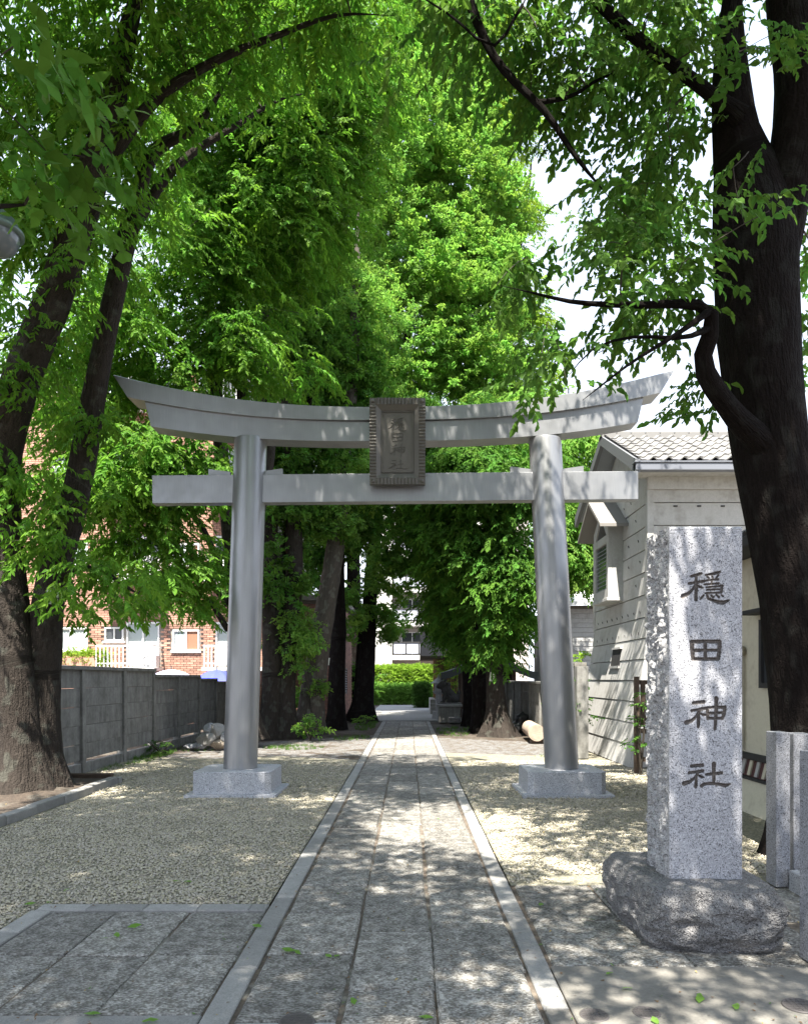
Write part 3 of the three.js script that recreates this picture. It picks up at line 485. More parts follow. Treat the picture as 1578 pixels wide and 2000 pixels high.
// ---------------------------------------------------------------- white house on the right
{
  const X0 = 4.25, ZF = -13.2, ZB = -17.0, HB = 2.65, HT = 5.08, t = thing('white_house', 'pale boarded house with flared base, tiled gable roof and pointed oriel window', 'house', [4.25, 0, -15]);
  const fl = (h) => h < HB ? 0.42 * Math.pow((HB - h) / HB, 1.25) : 0, LX = (x) => x - X0, LZ = (z) => z + 15;
  const hs = [0]; for (let h = 0.38; h < HB - 0.2; h += 0.378) hs.push(h); hs.push(HB); for (let h = HB + 0.405; h <= HT; h += 0.405) hs.push(h); hs.push(HT + 0.12);
  const g = 0.007;
  for (let i = 0; i + 1 < hs.length; i++) {
    const a = hs[i] + g, b = hs[i + 1] - g, fa = fl(a), fb = fl(b), up = a >= HB, lap = 0.012 + R(-0.003, 0.003), ja = up ? 0.1 : 0, T = 0.09;
    // side wall board, facing the path
    const xa = X0 - fa - lap, xb = X0 - fb, za = ZF + fa * 0.75 + lap * 0.8 - ja, zb = ZF + fb * 0.75 - ja;
    mesh('board', hexa([[LX(xa), a, LZ(za)], [LX(xa + T), a, LZ(za)], [LX(xa + T), a, LZ(ZB)], [LX(xa), a, LZ(ZB)]].map((p) => p), [[LX(xb), b, LZ(zb)], [LX(xb + T), b, LZ(zb)], [LX(xb + T), b, LZ(ZB)], [LX(xb), b, LZ(ZB)]]), M.siding, t);
    // front wall board, facing the viewer
    const fxa = X0 - fa - lap + (up ? 0.1 : T + 0.001), fxb = X0 - fb + (up ? 0.1 : T + 0.001), xe = 7.4;
    mesh('board', hexa([[LX(fxa), a, LZ(za + ja)], [LX(xe), a, LZ(za + ja)], [LX(xe), a, LZ(za + ja - T)], [LX(fxa), a, LZ(za + ja - T)]], [[LX(fxb), b, LZ(zb + ja)], [LX(xe), b, LZ(zb + ja)], [LX(xe), b, LZ(zb + ja - T)], [LX(fxb), b, LZ(zb + ja - T)]]), M.siding, t);
  }
  // dark core behind the joints, corner boards
  mesh('wall_core', [hexa([[-0.31, 0, 2.05], [3.15, 0, 2.05], [3.15, 0, -1.95], [-0.31, 0, -1.95]], [[0.06, HB, 1.73], [3.15, HB, 1.73], [3.15, HB, -1.95], [0.06, HB, -1.95]]), box(0.06, 3.1, HB, 5.15, -1.95, 1.74)], std({ color: lin(0.1, 0.09, 0.08) }), t);
  mesh('corner_board', [box(-0.02, 0.1, HB - 0.03, 5.1, 1.70, 1.825, 0.006)], M.siding, t);
  mesh('corner_board', [box(-0.025, 0.09, HB - 0.03, 5.1, -2.02, -1.9, 0.006)], M.siding, t);
  // weep slots: short dark slits in a few boards
  const slots = []; for (const [h, n, d0, d1] of [[2.74, 9, 13.6, 16.6], [3.25, 1, 13.8, 13.9], [3.66, 2, 13.6, 14.3], [4.06, 2, 13.7, 14.3], [4.46, 1, 13.8, 13.9], [2.35, 8, 13.6, 16.6], [4.86, 3, 13.7, 14.6]]) for (let k = 0; k < n; k++) { const z = -lerp(d0, d1, n > 1 ? k / (n - 1) : 0.5); slots.push(hexa([[-0.016 - fl(h), h, LZ(z)], [0.02 - fl(h), h, LZ(z)], [0.02 - fl(h), h, LZ(z - 0.018)], [-0.016 - fl(h), h, LZ(z - 0.018)]], [[-0.016 - fl(h + 0.05), h + 0.05, LZ(z - 0.035)], [0.02 - fl(h), h + 0.05, LZ(z - 0.035)], [0.02 - fl(h), h + 0.05, LZ(z - 0.055)], [-0.016 - fl(h + .05), h + 0.05, LZ(z - 0.055)]])); }
  for (let k = 0; k < 6; k++) slots.push(box(0.45 + k * 0.42, 0.52 + k * 0.42, 4.60, 4.625, 1.79, 1.818));
  for (const s of slots) mesh('weep_slot', s, M.dark, t);
  // opening in the flared base: a solid block, its inner shade painted dark
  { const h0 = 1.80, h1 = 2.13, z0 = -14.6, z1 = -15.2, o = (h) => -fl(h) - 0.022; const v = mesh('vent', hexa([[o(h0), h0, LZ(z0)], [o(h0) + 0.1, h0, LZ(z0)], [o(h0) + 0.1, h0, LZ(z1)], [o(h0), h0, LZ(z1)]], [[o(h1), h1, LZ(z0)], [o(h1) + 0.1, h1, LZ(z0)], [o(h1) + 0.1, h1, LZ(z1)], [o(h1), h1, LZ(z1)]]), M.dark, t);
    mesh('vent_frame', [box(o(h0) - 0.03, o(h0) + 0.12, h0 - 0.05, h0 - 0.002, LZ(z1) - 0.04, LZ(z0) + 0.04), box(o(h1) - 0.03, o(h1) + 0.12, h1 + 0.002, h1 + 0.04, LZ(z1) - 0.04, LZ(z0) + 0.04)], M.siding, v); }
  // eaves, gutter
  mesh('soffit', [box(-0.3, 3.3, 5.12, 5.2, 1.74, 2.2)], M.siding, t);
  mesh('frieze', [box(-0.03, 3.2, 4.90, 5.13, 1.74, 1.86, 0.005)], M.siding, t);
  mesh('gutter', [box(-0.38, 3.3, 5.10, 5.245, 2.2, 2.34, 0.02), box(-0.40, 3.3, 5.235, 5.26, 2.18, 2.36, 0.008)], std({ color: lin(0.15, 0.16, 0.19), roughness: 0.45 }), t);
  // gable roof: ridge runs across the picture
  const RY = 6.42, RZ = 0, EY = 5.27, EZ = 2.3, roofX = -0.36, sl = Math.hypot(EZ - RZ, RY - EY), ang = Math.atan2(RY - EY, EZ - RZ);
  const deck = (s) => hexa([[roofX, EY - 0.09, s * EZ], [3.4, EY - 0.09, s * EZ], [3.4, RY - 0.09, 0], [roofX, RY - 0.09, 0]].map(([x, y, z]) => [x, y, z]).sort(() => 0), [[roofX, EY - 0.01, s * EZ], [3.4, EY - 0.01, s * EZ], [3.4, RY - 0.01, 0], [roofX, RY - 0.01, 0]]);
  const roof = mesh('roof', [deck(1), deck(-1)], M.greyMetal, t);
  // S-tiles
  const tw = 0.265, rows = 9, rl = sl / rows, tileGeo = grid(10, 2, (u, v) => { const x = u * tw * 1.06, w = 0.026 * Math.cos(u * Math.PI * 2) + 0.012 * Math.cos(u * Math.PI * 4 + 0.5); return [x, w + 0.03 - v * 0.028 + (v === 0 ? 0 : 0), -v * rl * 1.14, 1, 1, 1, x, v]; });
  const lip = grid(10, 1, (u, v) => { const w = 0.026 * Math.cos(u * Math.PI * 2) + 0.012 * Math.cos(u * Math.PI * 4 + 0.5); return [u * tw * 1.06, w + 0.03 - (1 - v) * 0.024, 0.0, 1, 1, 1, u, v]; });
  const tg = merge([tileGeo, lip]), tm = [0.85, 1, 1.15].map((k) => std({ color: lin(0.20 * k, 0.195 * k, 0.19 * k), roughness: 0.55 }));
  for (let r = 0; r < rows; r++) for (let c = 0; c < 14; c++) { const m = mesh('tile', tg, pick(tm), roof); const k = (r + 0.02) / rows; m.position.set(roofX + 0.02 + c * tw + (r % 2) * 0.0, lerp(EY, RY, k) + 0.012 + R(0, 0.006), lerp(EZ, RZ, k) + 0.01); m.rotation.x = ang; m.rotation.y = 0; }
  const ridge = []; for (let k = 0; k < 13; k++) ridge.push(box(roofX + k * 0.29, roofX + k * 0.29 + 0.284, RY + 0.0, RY + 0.10 + (k % 2) * 0.004, -0.1, 0.1, 0.03, 2)); ridge.push(box(roofX - 0.02, 3.4, RY - 0.05, RY + 0.03, -0.13, 0.13));
  mesh('ridge', ridge, tm[0], roof);
  // gable end: recessed dark triangle and barge boards
  { const s = new THREE.Shape([[-2.0, 5.15], [2.0, 5.15], [0, 6.28]].map(([a, b]) => new THREE.Vector2(a, b))), gg = new THREE.ExtrudeGeometry(s, { depth: 0.06, bevelEnabled: false }); gg.rotateY(-Math.PI / 2); gg.translate(0.08, 0, 0); mesh('gable', metric(gg), M.siding, t);
    const bb = (z) => hexa([[roofX - 0.02, EY - 0.2, z * (EZ + 0.02)], [roofX + 0.06, EY - 0.2, z * (EZ + 0.02)], [roofX + 0.06, RY - 0.16, 0], [roofX - 0.02, RY - 0.16, 0]], [[roofX - 0.02, EY + 0.03, z * (EZ + 0.02)], [roofX + 0.06, EY + 0.03, z * (EZ + 0.02)], [roofX + 0.06, RY + 0.03, 0], [roofX - 0.02, RY + 0.03, 0]]);
    const bm = std({ color: lin(0.14, 0.145, 0.16), roughness: 0.6 }); mesh('barge_board', [bb(1)], bm, t); mesh('barge_board', [bb(-1)], bm, t); }
  // pointed oriel window on the side wall
  { const x0 = -0.30, z0 = LZ(-14.72), z1 = LZ(-15.85), zm = (z0 + z1) / 2, y0 = 3.16, y1 = 4.6, ya = 5.02;
    const pent = (a, b, lo, hi, top) => [[a, lo], [b, lo], [b, hi], [(a + b) / 2, top], [a, hi]].map(([x, y]) => new THREE.Vector2(x, y));
    const s = new THREE.Shape(pent(-z0, -z1, y0, y1, ya)); s.holes.push(new THREE.Path(pent(-z0 + 0.13, -z1 - 0.13, y0 + 0.18, y1 - 0.34, y1 - 0.34).slice(0, 3).concat([new THREE.Vector2(-z0 + 0.13, y1 - 0.34)])));
    s.holes.push(new THREE.Path([[-z0 + 0.14, y1 - 0.18], [-z1 - 0.14, y1 - 0.18], [-zm, ya - 0.13]].map(([x, y]) => new THREE.Vector2(x, y))));
    const fr = new THREE.ExtrudeGeometry(s, { depth: 0.07, bevelEnabled: false }); fr.rotateY(Math.PI / 2); fr.translate(x0, 0, 0);
    const body = mesh('oriel_window', [metric(fr), box(x0 + 0.071, 0.02, y0, y1 + 0.05, z0 - 0.06, z0), box(x0 + 0.071, 0.02, y0, y1 + 0.05, z1, z1 + 0.06), box(x0 - 0.03, 0.02, y0 - 0.07, y0 - 0.002, z1 - 0.03, z0 + 0.03, 0.01)], M.siding, t);
    mesh('pane', [box(x0 + 0.04, x0 + 0.05, y0 + 0.15, y1 - 0.3, z1 + 0.1, z0 - 0.1)], M.glass, body);
    const lv = []; for (let k = 0; k < 11; k++) lv.push(box(x0 + 0.03, x0 + 0.045, y0 + 0.2 + k * 0.08, y0 + 0.215 + k * 0.08, z1 + 0.13, z0 - 0.13)); mesh('louvre', lv, M.greyMetal, body);
    mesh('pane', [hexa([[x0 + 0.03, y1 - 0.19, z0 - 0.12], [x0 + 0.05, y1 - 0.19, z0 - 0.12], [x0 + 0.05, y1 - 0.19, z1 + 0.12], [x0 + 0.03, y1 - 0.19, z1 + 0.12]], [[x0 + 0.03, ya - 0.12, zm + 0.01], [x0 + 0.05, ya - 0.12, zm + 0.01], [x0 + 0.05, ya - 0.12, zm - 0.01], [x0 + 0.03, ya - 0.12, zm - 0.01]])], M.glass, body);
    const hood = (s) => { const ze = zm + s * 0.95, ye = 4.52, a = x0 - 0.26, b = 0.02; return hexa([[a, ye - 0.03, ze], [b, ye - 0.03, ze], [b, ya + 0.10, zm], [a, ya + 0.10, zm]], [[a, ye + 0.03, ze], [b, ye + 0.03, ze], [b, ya + 0.17, zm], [a, ya + 0.17, zm]]); };
    mesh('hood', [hood(1), hood(-1)], std({ color: lin(0.2, 0.19, 0.18), roughness: 0.7 }), t); }
}
// cream annexe behind the carved stone
{
  const t = thing('cream_annexe', 'cream plastered low building with brown diamond frieze behind the carved stone', 'building', [4.05, 0, -8.5]);
  mesh('wall', [box(0, 3, 0.66, 3.02, -2.2, 2.6)], M.plaster, t);
  mesh('base_wall', [hexa([[-0.14, -0.05, 2.6], [3, -0.05, 2.6], [3, -0.05, -2.2], [-0.14, -0.05, -2.2]], [[-0.02, 0.36, 2.6], [3, 0.36, 2.6], [3, 0.36, -2.2], [-0.02, 0.36, -2.2]])], M.plaster, t);
  const wine = std({ color: lin(0.075, 0.03, 0.028), roughness: 0.8 });
  mesh('frieze', [box(0.002, 3, 0.361, 0.659, -2.19, 2.59)], wine, t);
  mesh('ledge', [box(-0.07, 3, 0.60, 0.67, -2.22, 2.62, 0.01), box(-0.05, 3, 0.355, 0.385, -2.21, 2.61)], M.dark, t);
  for (let k = 0; k < 26; k++) { const z = -2.1 + k * 0.18, dd = hexa([[-0.016, 0.40, z], [0.01, 0.40, z], [0.01, 0.40, z - 0.07], [-0.016, 0.40, z - 0.07]], [[-0.016, 0.585, z + 0.09], [0.01, 0.585, z + 0.09], [0.01, 0.585, z + 0.02], [-0.016, 0.585, z + 0.02]]); mesh('frieze_tile', dd, k % 2 ? M.siding : M.plaster, t); }
  mesh('eave', [hexa([[-0.42, 2.98, 2.7], [0.1, 2.98, 2.7], [0.1, 2.98, -2.3], [-0.42, 2.98, -2.3]], [[-0.42, 3.06, 2.7], [0.1, 3.3, 2.7], [0.1, 3.3, -2.3], [-0.42, 3.06, -2.3]]), box(-0.46, -0.38, 2.96, 3.08, -2.32, 2.72, 0.02)], M.dark, t);
  for (let k = 0; k < 18; k++) mesh('eave_tile', bar(V(-0.44, 3.08, -2.25 + k * 0.28), V(0.1, 3.33, -2.25 + k * 0.28), 0.055, 8), M.dark, t);
  const w = mesh('window', [box(-0.05, 0.02, 1.44, 1.5, 0.0, 1.5), box(-0.05, 0.02, 2.16, 2.22, 0.0, 1.5), box(-0.05, 0.02, 1.5, 2.16, 0.0, 0.06), box(-0.05, 0.02, 1.5, 2.16, 1.44, 1.5)], M.dark, t); mesh('pane', [box(-0.012, -0.004, 1.5, 2.16, 0.06, 1.44)], M.glass, w);
  mesh('window_hood', [box(-0.2, 0, 2.28, 2.33, -0.15, 1.6, 0.01)], M.dark, t);
  mesh('pipe', [bar(V(-0.06, 0.7, -0.45), V(-0.06, 1.86, -0.45), 0.03, 8), (() => { const g = new THREE.SphereGeometry(0.07, 10, 8); g.translate(-0.06, 1.88, -0.45); return g; })()], std({ color: lin(0.3, 0.27, 0.2) }), t);
}
// brown wooden fence between house and stone
{
  const t = thing('picket_fence', 'dark brown wooden fence with vertical slats beside the house corner', 'fence', [3.72, 0, -12.15]);
  mesh('post', box(-0.03, 0.04, 0, 1.58, -0.04, 0.04), M.brownWood, t); mesh('post', box(1.15, 1.22, 0, 1.55, -0.04, 0.04), M.brownWood, t);
  for (let k = 0; k < 9; k++) mesh('slat', box(0.07 + k * 0.12, 0.145 + k * 0.12, 0.78, 1.52 + R(-0.02, 0.02), -0.012, 0.012), M.brownWood, t);
  for (const y of [0.85, 1.45]) mesh('rail', box(0.04, 1.15, y, y + 0.06, -0.045, -0.014), M.brownWood, t);
  for (const y of [0.18, 0.42, 0.64]) { const g = new THREE.BoxGeometry(1.2, 0.075, 0.03); g.rotateZ(-0.10); g.translate(0.6, y, 0.03); mesh('rail', metric(g), M.brownWood, t); }
}

// ---------------------------------------------------------------- precast concrete fences
function blockFence(label, group, xz, heights, rows, flip, slotted) {   // posts at xz[], panels between, stepping down
  const t = thing('concrete_fence', label, 'fence', [xz[0][0], 0, xz[0][1]]), o = xz[0];
  for (let i = 0; i < xz.length; i++) { const [x, z] = [xz[i][0] - o[0], xz[i][1] - o[1]], h = Math.max(heights[Math.max(0, i - 1)] ?? 0, heights[Math.min(i, heights.length - 1)]); const g = box(-0.075, 0.075, -0.05, h + 0.01, -0.065, 0.065, 0.008); g.rotateZ(R(-0.012, 0.012)); g.translate(x, 0, z); mesh('post', g, M.panel, t);
    if (i + 1 >= xz.length) continue;
    const [x2, z2] = [xz[i + 1][0] - o[0], xz[i + 1][1] - o[1]], a = Math.atan2(x2 - x, z2 - z), len = Math.hypot(x2 - x, z2 - z), hh = heights[i], rh = (hh - 0.165) / rows;
    for (let r = 0; r < rows; r++) { const lift = r === 0 && slotted ? 0.05 : 0; const b = box(-0.025 + R(-0.006, 0.006), 0.025, 0.16 + r * rh + lift, 0.16 + (r + 1) * rh - 0.0025, 0.05, len - 0.05, 0.007); b.rotateX(r === 0 ? R(-0.012, 0.012) : R(-0.003, 0.003)); b.rotateY(a); b.translate(x, 0, z); mesh('panel', b, M.panel, t); }
    const f = box(-0.05, 0.05, -0.06, 0.15, 0.06, len - 0.06, 0.01); f.rotateY(a); f.translate(x, 0, z); mesh('footing', f, M.panel, t);
    const c = box(-0.1, 0.1, hh - 0.01, hh + 0.055, i ? 0.004 : -0.1, len - 0.002, 0.012); c.rotateY(a); c.translate(x, 0, z); mesh('coping', c, M.panel, t); }
  return t;
}
{ const xs = [], hs = []; let d = 10.62; for (let k = 0; k < 11; k++) { xs.push([-5.42 + 0.012 * k, -d]); d += k === 1 ? 1.75 : 1.62; hs.push(d < 15.9 ? 1.70 : d < 19 ? 1.58 : d < 21 ? 1.50 : 1.42); } blockFence('weathered grey concrete panel fence stepping down behind the left tree', null, xs, hs.slice(0, 10), 5, false, true); }
{ const xs = [], hs = []; for (let k = 0; k < 8; k++) { xs.push([3.42, -(15.9 + k * 1.6)]); hs.push(1.42); } blockFence('dark grey concrete panel fence on the right beyond the lying log', null, xs, hs.slice(0, 7), 5); }
{ const t = thing('garden_wall', 'tall plain concrete wall pier between right gate pillar and house', 'wall', [3.36, 0, -15.3]); mesh('wall', [box(-0.08, 0.08, 0, 1.78, -0.7, 0.75, 0.01)], M.panel, t); mesh('coping', [box(-0.12, 0.12, 1.782, 1.86, -0.74, 0.79, 0.012)], M.concrete, t); mesh('pier', [box(-0.12, 0.1, 0, 1.78, 0.76, 1.0, 0.01)], M.panel, t); }

// ---------------------------------------------------------------- brick apartment house on the left
{
  const Z = -25, t = thing('brick_apartment', 'red brick apartment house with white balconies behind the left fence', 'apartment house', [-9, 0, Z]);
  const W0 = -16, W1 = -4.4, px = (x) => (x - VX) / F * -Z + 9, py = (y) => EYE - (y - HY) / F * -Z;   // the facade stands 25 m off
  const brickM = [0.75, 0.9, 1.05, 1.2, 1.35].map((k) => std({ color: lin(0.34 * k, 0.19 * k, 0.14 * k), roughness: 0.85 })), floorH = 2.9;
  mesh('wall', [box(W0 + 9, W1 + 9, 0, 11.2, -9, -0.045)], std({ map: T.concrete, color: lin(1.3, 1.25, 1.2) }), t);
  // openings of one storey, [x0, x1, y0, y1] in metres on the facade
  const wins = [[px(106), px(172), py(1270), py(1226), 'curtain'], [px(205), px(242), py(1252), py(1225), 'dark'], [px(338), px(390), py(1271), py(1230), 'half']], doors = [[px(248), px(312), py(1300), py(1215)], [px(422), px(500), py(1300), py(1215)]], bal = [[px(209), px(318)], [px(412), px(520)]];
  const holes = []; for (let f = 0; f < 4; f++) { for (const w of wins) holes.push([w[0] - 0.04, w[1] + 0.04, w[2] - 0.07 + f * floorH, w[3] + 0.04 + f * floorH]); for (const w of doors) holes.push([w[0], w[1], w[2] + f * floorH, w[3] + f * floorH]); }
  const bw = 0.222, bh = 0.075, list = []; for (let r = 0; r * bh < 11.1; r++) for (let x = W0 + 9 + (r % 2) * bw / 2; x < W1 + 9 - bw; x += bw) { const y = r * bh, cx = x + bw / 2, cy = y + bh / 2; if (holes.some((h) => cx > h[0] - 0.06 && cx < h[1] + 0.06 && cy > h[2] && cy < h[3])) continue; list.push([cx, cy]); }
  const bg = new THREE.BoxGeometry(bw - 0.014, bh - 0.014, 0.05), score = ([x, y]) => Math.abs(x - px(330)) * 0.6 + Math.abs(y - py(1280));
  list.sort((a, b) => score(a) - score(b));
  list.slice(0, 300).forEach(([x, y]) => { const m = mesh('brick', bg, pick(brickM), t); m.position.set(x, y, -0.021 + R(-0.003, 0.003)); });
  { const rest = list.slice(300), o = new THREE.InstancedMesh(bg, std({ color: lin(1, 1, 1), roughness: 0.85 }), rest.length), m = new THREE.Matrix4(), c = new THREE.Color(); rest.forEach(([x, y], i) => { o.setMatrixAt(i, m.makeTranslation(x, y, -0.021 + R(-0.003, 0.003))); const k = R(0.7, 1.4); o.setColorAt(i, c.setRGB(0.34 * k, 0.19 * k, 0.14 * k)); }); o.name = 'brick'; o.userData.kind = 'stuff'; t.add(o); }
  const curtain = std({ color: lin(0.34, 0.39, 0.4), roughness: 0.9 }), blind = std({ color: lin(0.26, 0.13, 0.08), roughness: 0.8 });
  for (let f = 0; f < 4; f++) { const dy = f * floorH;
    for (const [x0, x1, y0, y1, kind] of wins) { const w = mesh('window', [box(x0, x1, y0 + dy, y0 + 0.05 + dy, -0.06, 0.02), box(x0, x1, y1 - 0.05 + dy, y1 + dy, -0.06, 0.02), box(x0, x0 + 0.05, y0 + 0.05 + dy, y1 - 0.05 + dy, -0.06, 0.02), box(x1 - 0.05, x1, y0 + 0.05 + dy, y1 - 0.05 + dy, -0.06, 0.02), box((x0 + x1) / 2 - 0.025, (x0 + x1) / 2 + 0.025, y0 + 0.05 + dy, y1 - 0.05 + dy, -0.05, 0.01)], M.white, t); mesh('sill', [box(x0 - 0.06, x1 + 0.06, y0 - 0.07 + dy, y0 - 0.002 + dy, -0.04, 0.07)], M.white, w);
      const folds = grid(40, 1, (u, v) => { const x = lerp(x0 + 0.05, x1 - 0.05, u); return [x, lerp(y0 + 0.05, y1 - 0.05, v) + dy, -0.038 + 0.006 * Math.sin(u * 60)]; });
      if (kind === 'curtain') mesh('curtain', folds, curtain, w); else if (kind === 'dark') mesh('pane', [box(x0 + 0.05, x1 - 0.05, y0 + 0.05 + dy, y1 - 0.05 + dy, -0.043, -0.035)], M.glass, w); else { mesh('pane', [box(x0 + 0.05, (x0 + x1) / 2, y0 + 0.05 + dy, y1 - 0.05 + dy, -0.043, -0.035)], curtain, w); mesh('blind', [box((x0 + x1) / 2, x1 - 0.05, y0 + 0.05 + dy, y1 - 0.05 + dy, -0.043, -0.03)], blind, w); } }
    for (const [x0, x1, y0, y1] of doors) { const w = mesh('balcony_door', [box(x0, x1, y1 - 0.06 + dy, y1 + dy, -0.06, 0.02), box(x0, x0 + 0.05, y0 + dy, y1 - 0.06 + dy, -0.06, 0.02), box(x1 - 0.05, x1, y0 + dy, y1 - 0.06 + dy, -0.06, 0.02), box((x0 + x1) / 2 - 0.03, (x0 + x1) / 2 + 0.03, y0 + dy, y1 - 0.06 + dy, -0.05, 0.01)], M.white, t); mesh('pane', [box(x0 + 0.05, x1 - 0.05, y0 + dy, y1 - 0.06 + dy, -0.043, -0.035)], f % 2 ? M.glass : curtain, w); }
    for (const [x0, x1] of bal) { const b = mesh('balcony', [box(x0 - 0.05, x1 + 0.05, py(1304) - 0.12 + dy, py(1304) + dy, -0.04, 0.95, 0.01)], M.white, t); mesh('rail', [box(x0, x1, py(1262) - 0.05 + dy, py(1262) + dy, 0.86, 0.92), box(x0, x1, py(1298) + dy, py(1298) + 0.04 + dy, 0.87, 0.91), box(x0, x0 + 0.05, py(1262) - 0.04 + dy, py(1262) + dy, 0, 0.86), box(x1 - 0.05, x1, py(1262) - 0.04 + dy, py(1262) + dy, 0, 0.86)], M.white, b);
      for (let x = x0 + 0.005; x < x1; x += 0.125) mesh('baluster', box(x, x + 0.035, py(1304) + dy, py(1262) - 0.051 + dy, 0.875, 0.905), M.white, b); } }
  // air conditioner on the first balcony, brick parapet and planter
  const ac = mesh('air_conditioner', [box(px(286), px(316), py(1304) + 0.002, py(1280), 0.2, 0.55, 0.02)], M.white, t); { const r = new THREE.TorusGeometry(0.17, 0.02, 6, 20); r.translate(px(300), py(1292), 0.56); mesh('fan_guard', r, M.greyMetal, ac); }
  mesh('parapet', [box(px(60), px(208), 0, py(1286), 0.02, 0.9)], brickM[3], t);
}
// planter greenery, umbrellas behind the fence
{
  const dome = (label, px, py, d, r, h, col) => { const p = P(px, py, d), t = thing('parasol', label, 'parasol', [p.x, 0, p.z]); const top = p.y; const c = grid(48, 10, (u, v) => { const a = u * Math.PI * 2, k = v, sc = 1 + 0.0 * Math.cos(a * 8); return [Math.cos(a) * r * k * sc, top - h * Math.pow(k, 1.9) - 0.05 * k * Math.abs(Math.sin(a * 4)), Math.sin(a) * r * k * sc]; }); mesh('canopy', c, std({ color: col, roughness: 0.6 }), t); mesh('pole', bar(V(0, 0, 0), V(0, top + 0.12, 0), 0.018, 8), M.iron, t); mesh('foot', bar(V(0, 0, 0), V(0, 0.08, 0), 0.25, 16), M.iron, t); for (let k = 0; k < 8; k++) { const a = k * Math.PI / 4; mesh('rib', bar(V(0, top - 0.03, 0), V(Math.cos(a) * r, top - h - 0.03, Math.sin(a) * r), 0.008, 4), M.iron, t); } };
  dome('pale lilac dome parasol rising behind the concrete fence', 335, 1308, 23, 0.95, 0.42, lin(0.55, 0.53, 0.75));
  dome('deep blue dome parasol just left of the left gate pillar', 424, 1308, 22.5, 0.75, 0.38, lin(0.06, 0.08, 0.55));
}
// second brick wall with louvres between the trunks
{
  const t = thing('brick_annexe', 'low brick building with louvred vents between the dark trunks beside the path', 'building', [-4.4, 0, -29]);
  const c = std({ color: lin(0.2, 0.11, 0.085) }); mesh('wall', [box(-2.6, 1.9, 0, 4.3, -3.2, 2.6)], std({ map: T.concrete, color: lin(0.8, 0.75, 0.7) }), t);
  const bg = new THREE.BoxGeometry(0.05, 0.061, 0.208), bg2 = new THREE.BoxGeometry(0.208, 0.061, 0.05), spots = []; for (let r = 0; r * 0.075 < 4.2; r++) { for (let z = -3.1 + (r % 2) * 0.11; z < 2.4; z += 0.222) spots.push([1.915, r * 0.075 + 0.04, z, 0]); for (let x = -2.5 + (r % 2) * 0.11; x < 1.8; x += 0.222) spots.push([x, r * 0.075 + 0.04, 2.615, 1]); }
  for (const s of [0, 1]) { const l = spots.filter((p) => p[3] === s), o = new THREE.InstancedMesh(s ? bg2 : bg, std({ color: lin(1, 1, 1), roughness: 0.9 }), l.length), m = new THREE.Matrix4(), k = new THREE.Color(); l.forEach(([x, y, z], i) => { o.setMatrixAt(i, m.makeTranslation(x, y, z)); const q = R(0.7, 1.3); o.setColorAt(i, k.setRGB(0.24 * q, 0.125 * q, 0.095 * q)); }); o.name = 'brick'; o.userData.kind = 'stuff'; t.add(o); }
  for (const [z, y] of [[1.6, 1.0], [0.2, 1.0]]) { const v = mesh('vent', [box(1.93, 1.99, y, y + 0.9, z - 0.45, z - 0.41), box(1.93, 1.99, y, y + 0.9, z + 0.41, z + 0.45), box(1.93, 1.99, y - 0.04, y, z - 0.45, z + 0.45), box(1.93, 1.99, y + 0.9, y + 0.94, z - 0.45, z + 0.45)], M.iron, t); for (let k = 0; k < 9; k++) { const g = new THREE.BoxGeometry(0.05, 0.012, 0.8); g.rotateZ(-0.6); g.translate(1.96, y + 0.06 + k * 0.095, z); mesh('louvre', g, M.greyMetal, v); } }
  mesh('roof', [box(-2.8, 2.1, 4.3, 4.5, -3.4, 2.8, 0.02)], M.concrete, t);
}
// pale apartment block closing the view
{
  const Z = -62, t = thing('far_apartment_block', 'pale apartment block with dark balcony railings at the end of the path', 'apartment house', [2, 0, Z]), pale = std({ map: T.plaster, color: lin(0.85, 0.9, 1.1), roughness: 0.9 }), warm = std({ color: lin(0.42, 0.38, 0.36), roughness: 0.9 });
  mesh('wall', [box(-4.6, 8, 0, 17, -9, 0)], warm, t); mesh('side_wall', [box(-4.9, -3.35, 0, 17.2, -8, 1.5)], pale, t); mesh('side_wall', [box(5.2, 6.4, 0, 17.2, -8, 1.5)], pale, t);
  for (let f = 0; f < 6; f++) { const y = 0.5 + f * 2.75, b = mesh('balcony', [box(-3.34, 5.19, y + 2.55, y + 2.95, 0.01, 1.45, 0.01)], pale, t);
    const r = []; for (let x = -3.3; x < 5.1; x += 1.05) r.push(box(x, x + 0.09, y + 2.95, y + 4.0, 1.3, 1.4)); r.push(box(-3.3, 5.15, y + 3.95, y + 4.05, 1.29, 1.42), box(-3.3, 5.15, y + 3.0, y + 3.06, 1.3, 1.4)); mesh('railing', r, M.dark, b);
    const gl = []; for (let x = -3.2; x < 5; x += 1.05) gl.push(box(x, x + 0.94, y + 3.08, y + 3.92, 1.34, 1.36)); mesh('railing_panel', gl, std({ color: lin(0.38, 0.4, 0.46), roughness: 0.4 }), b);
    for (const x of [-2.6, 0.4, 3.4]) { const w = mesh('window', [box(x, x + 0.06, y, y + 2.1, 0, 0.05), box(x + 1.74, x + 1.8, y, y + 2.1, 0, 0.05), box(x, x + 1.8, y + 2.1, y + 2.16, 0, 0.05), box(x + 0.87, x + 0.93, y, y + 2.1, 0, 0.04)], M.white, t); mesh('pane', [box(x + 0.06, x + 1.74, y, y + 2.1, 0.005, 0.02)], M.glass, w); } }
}
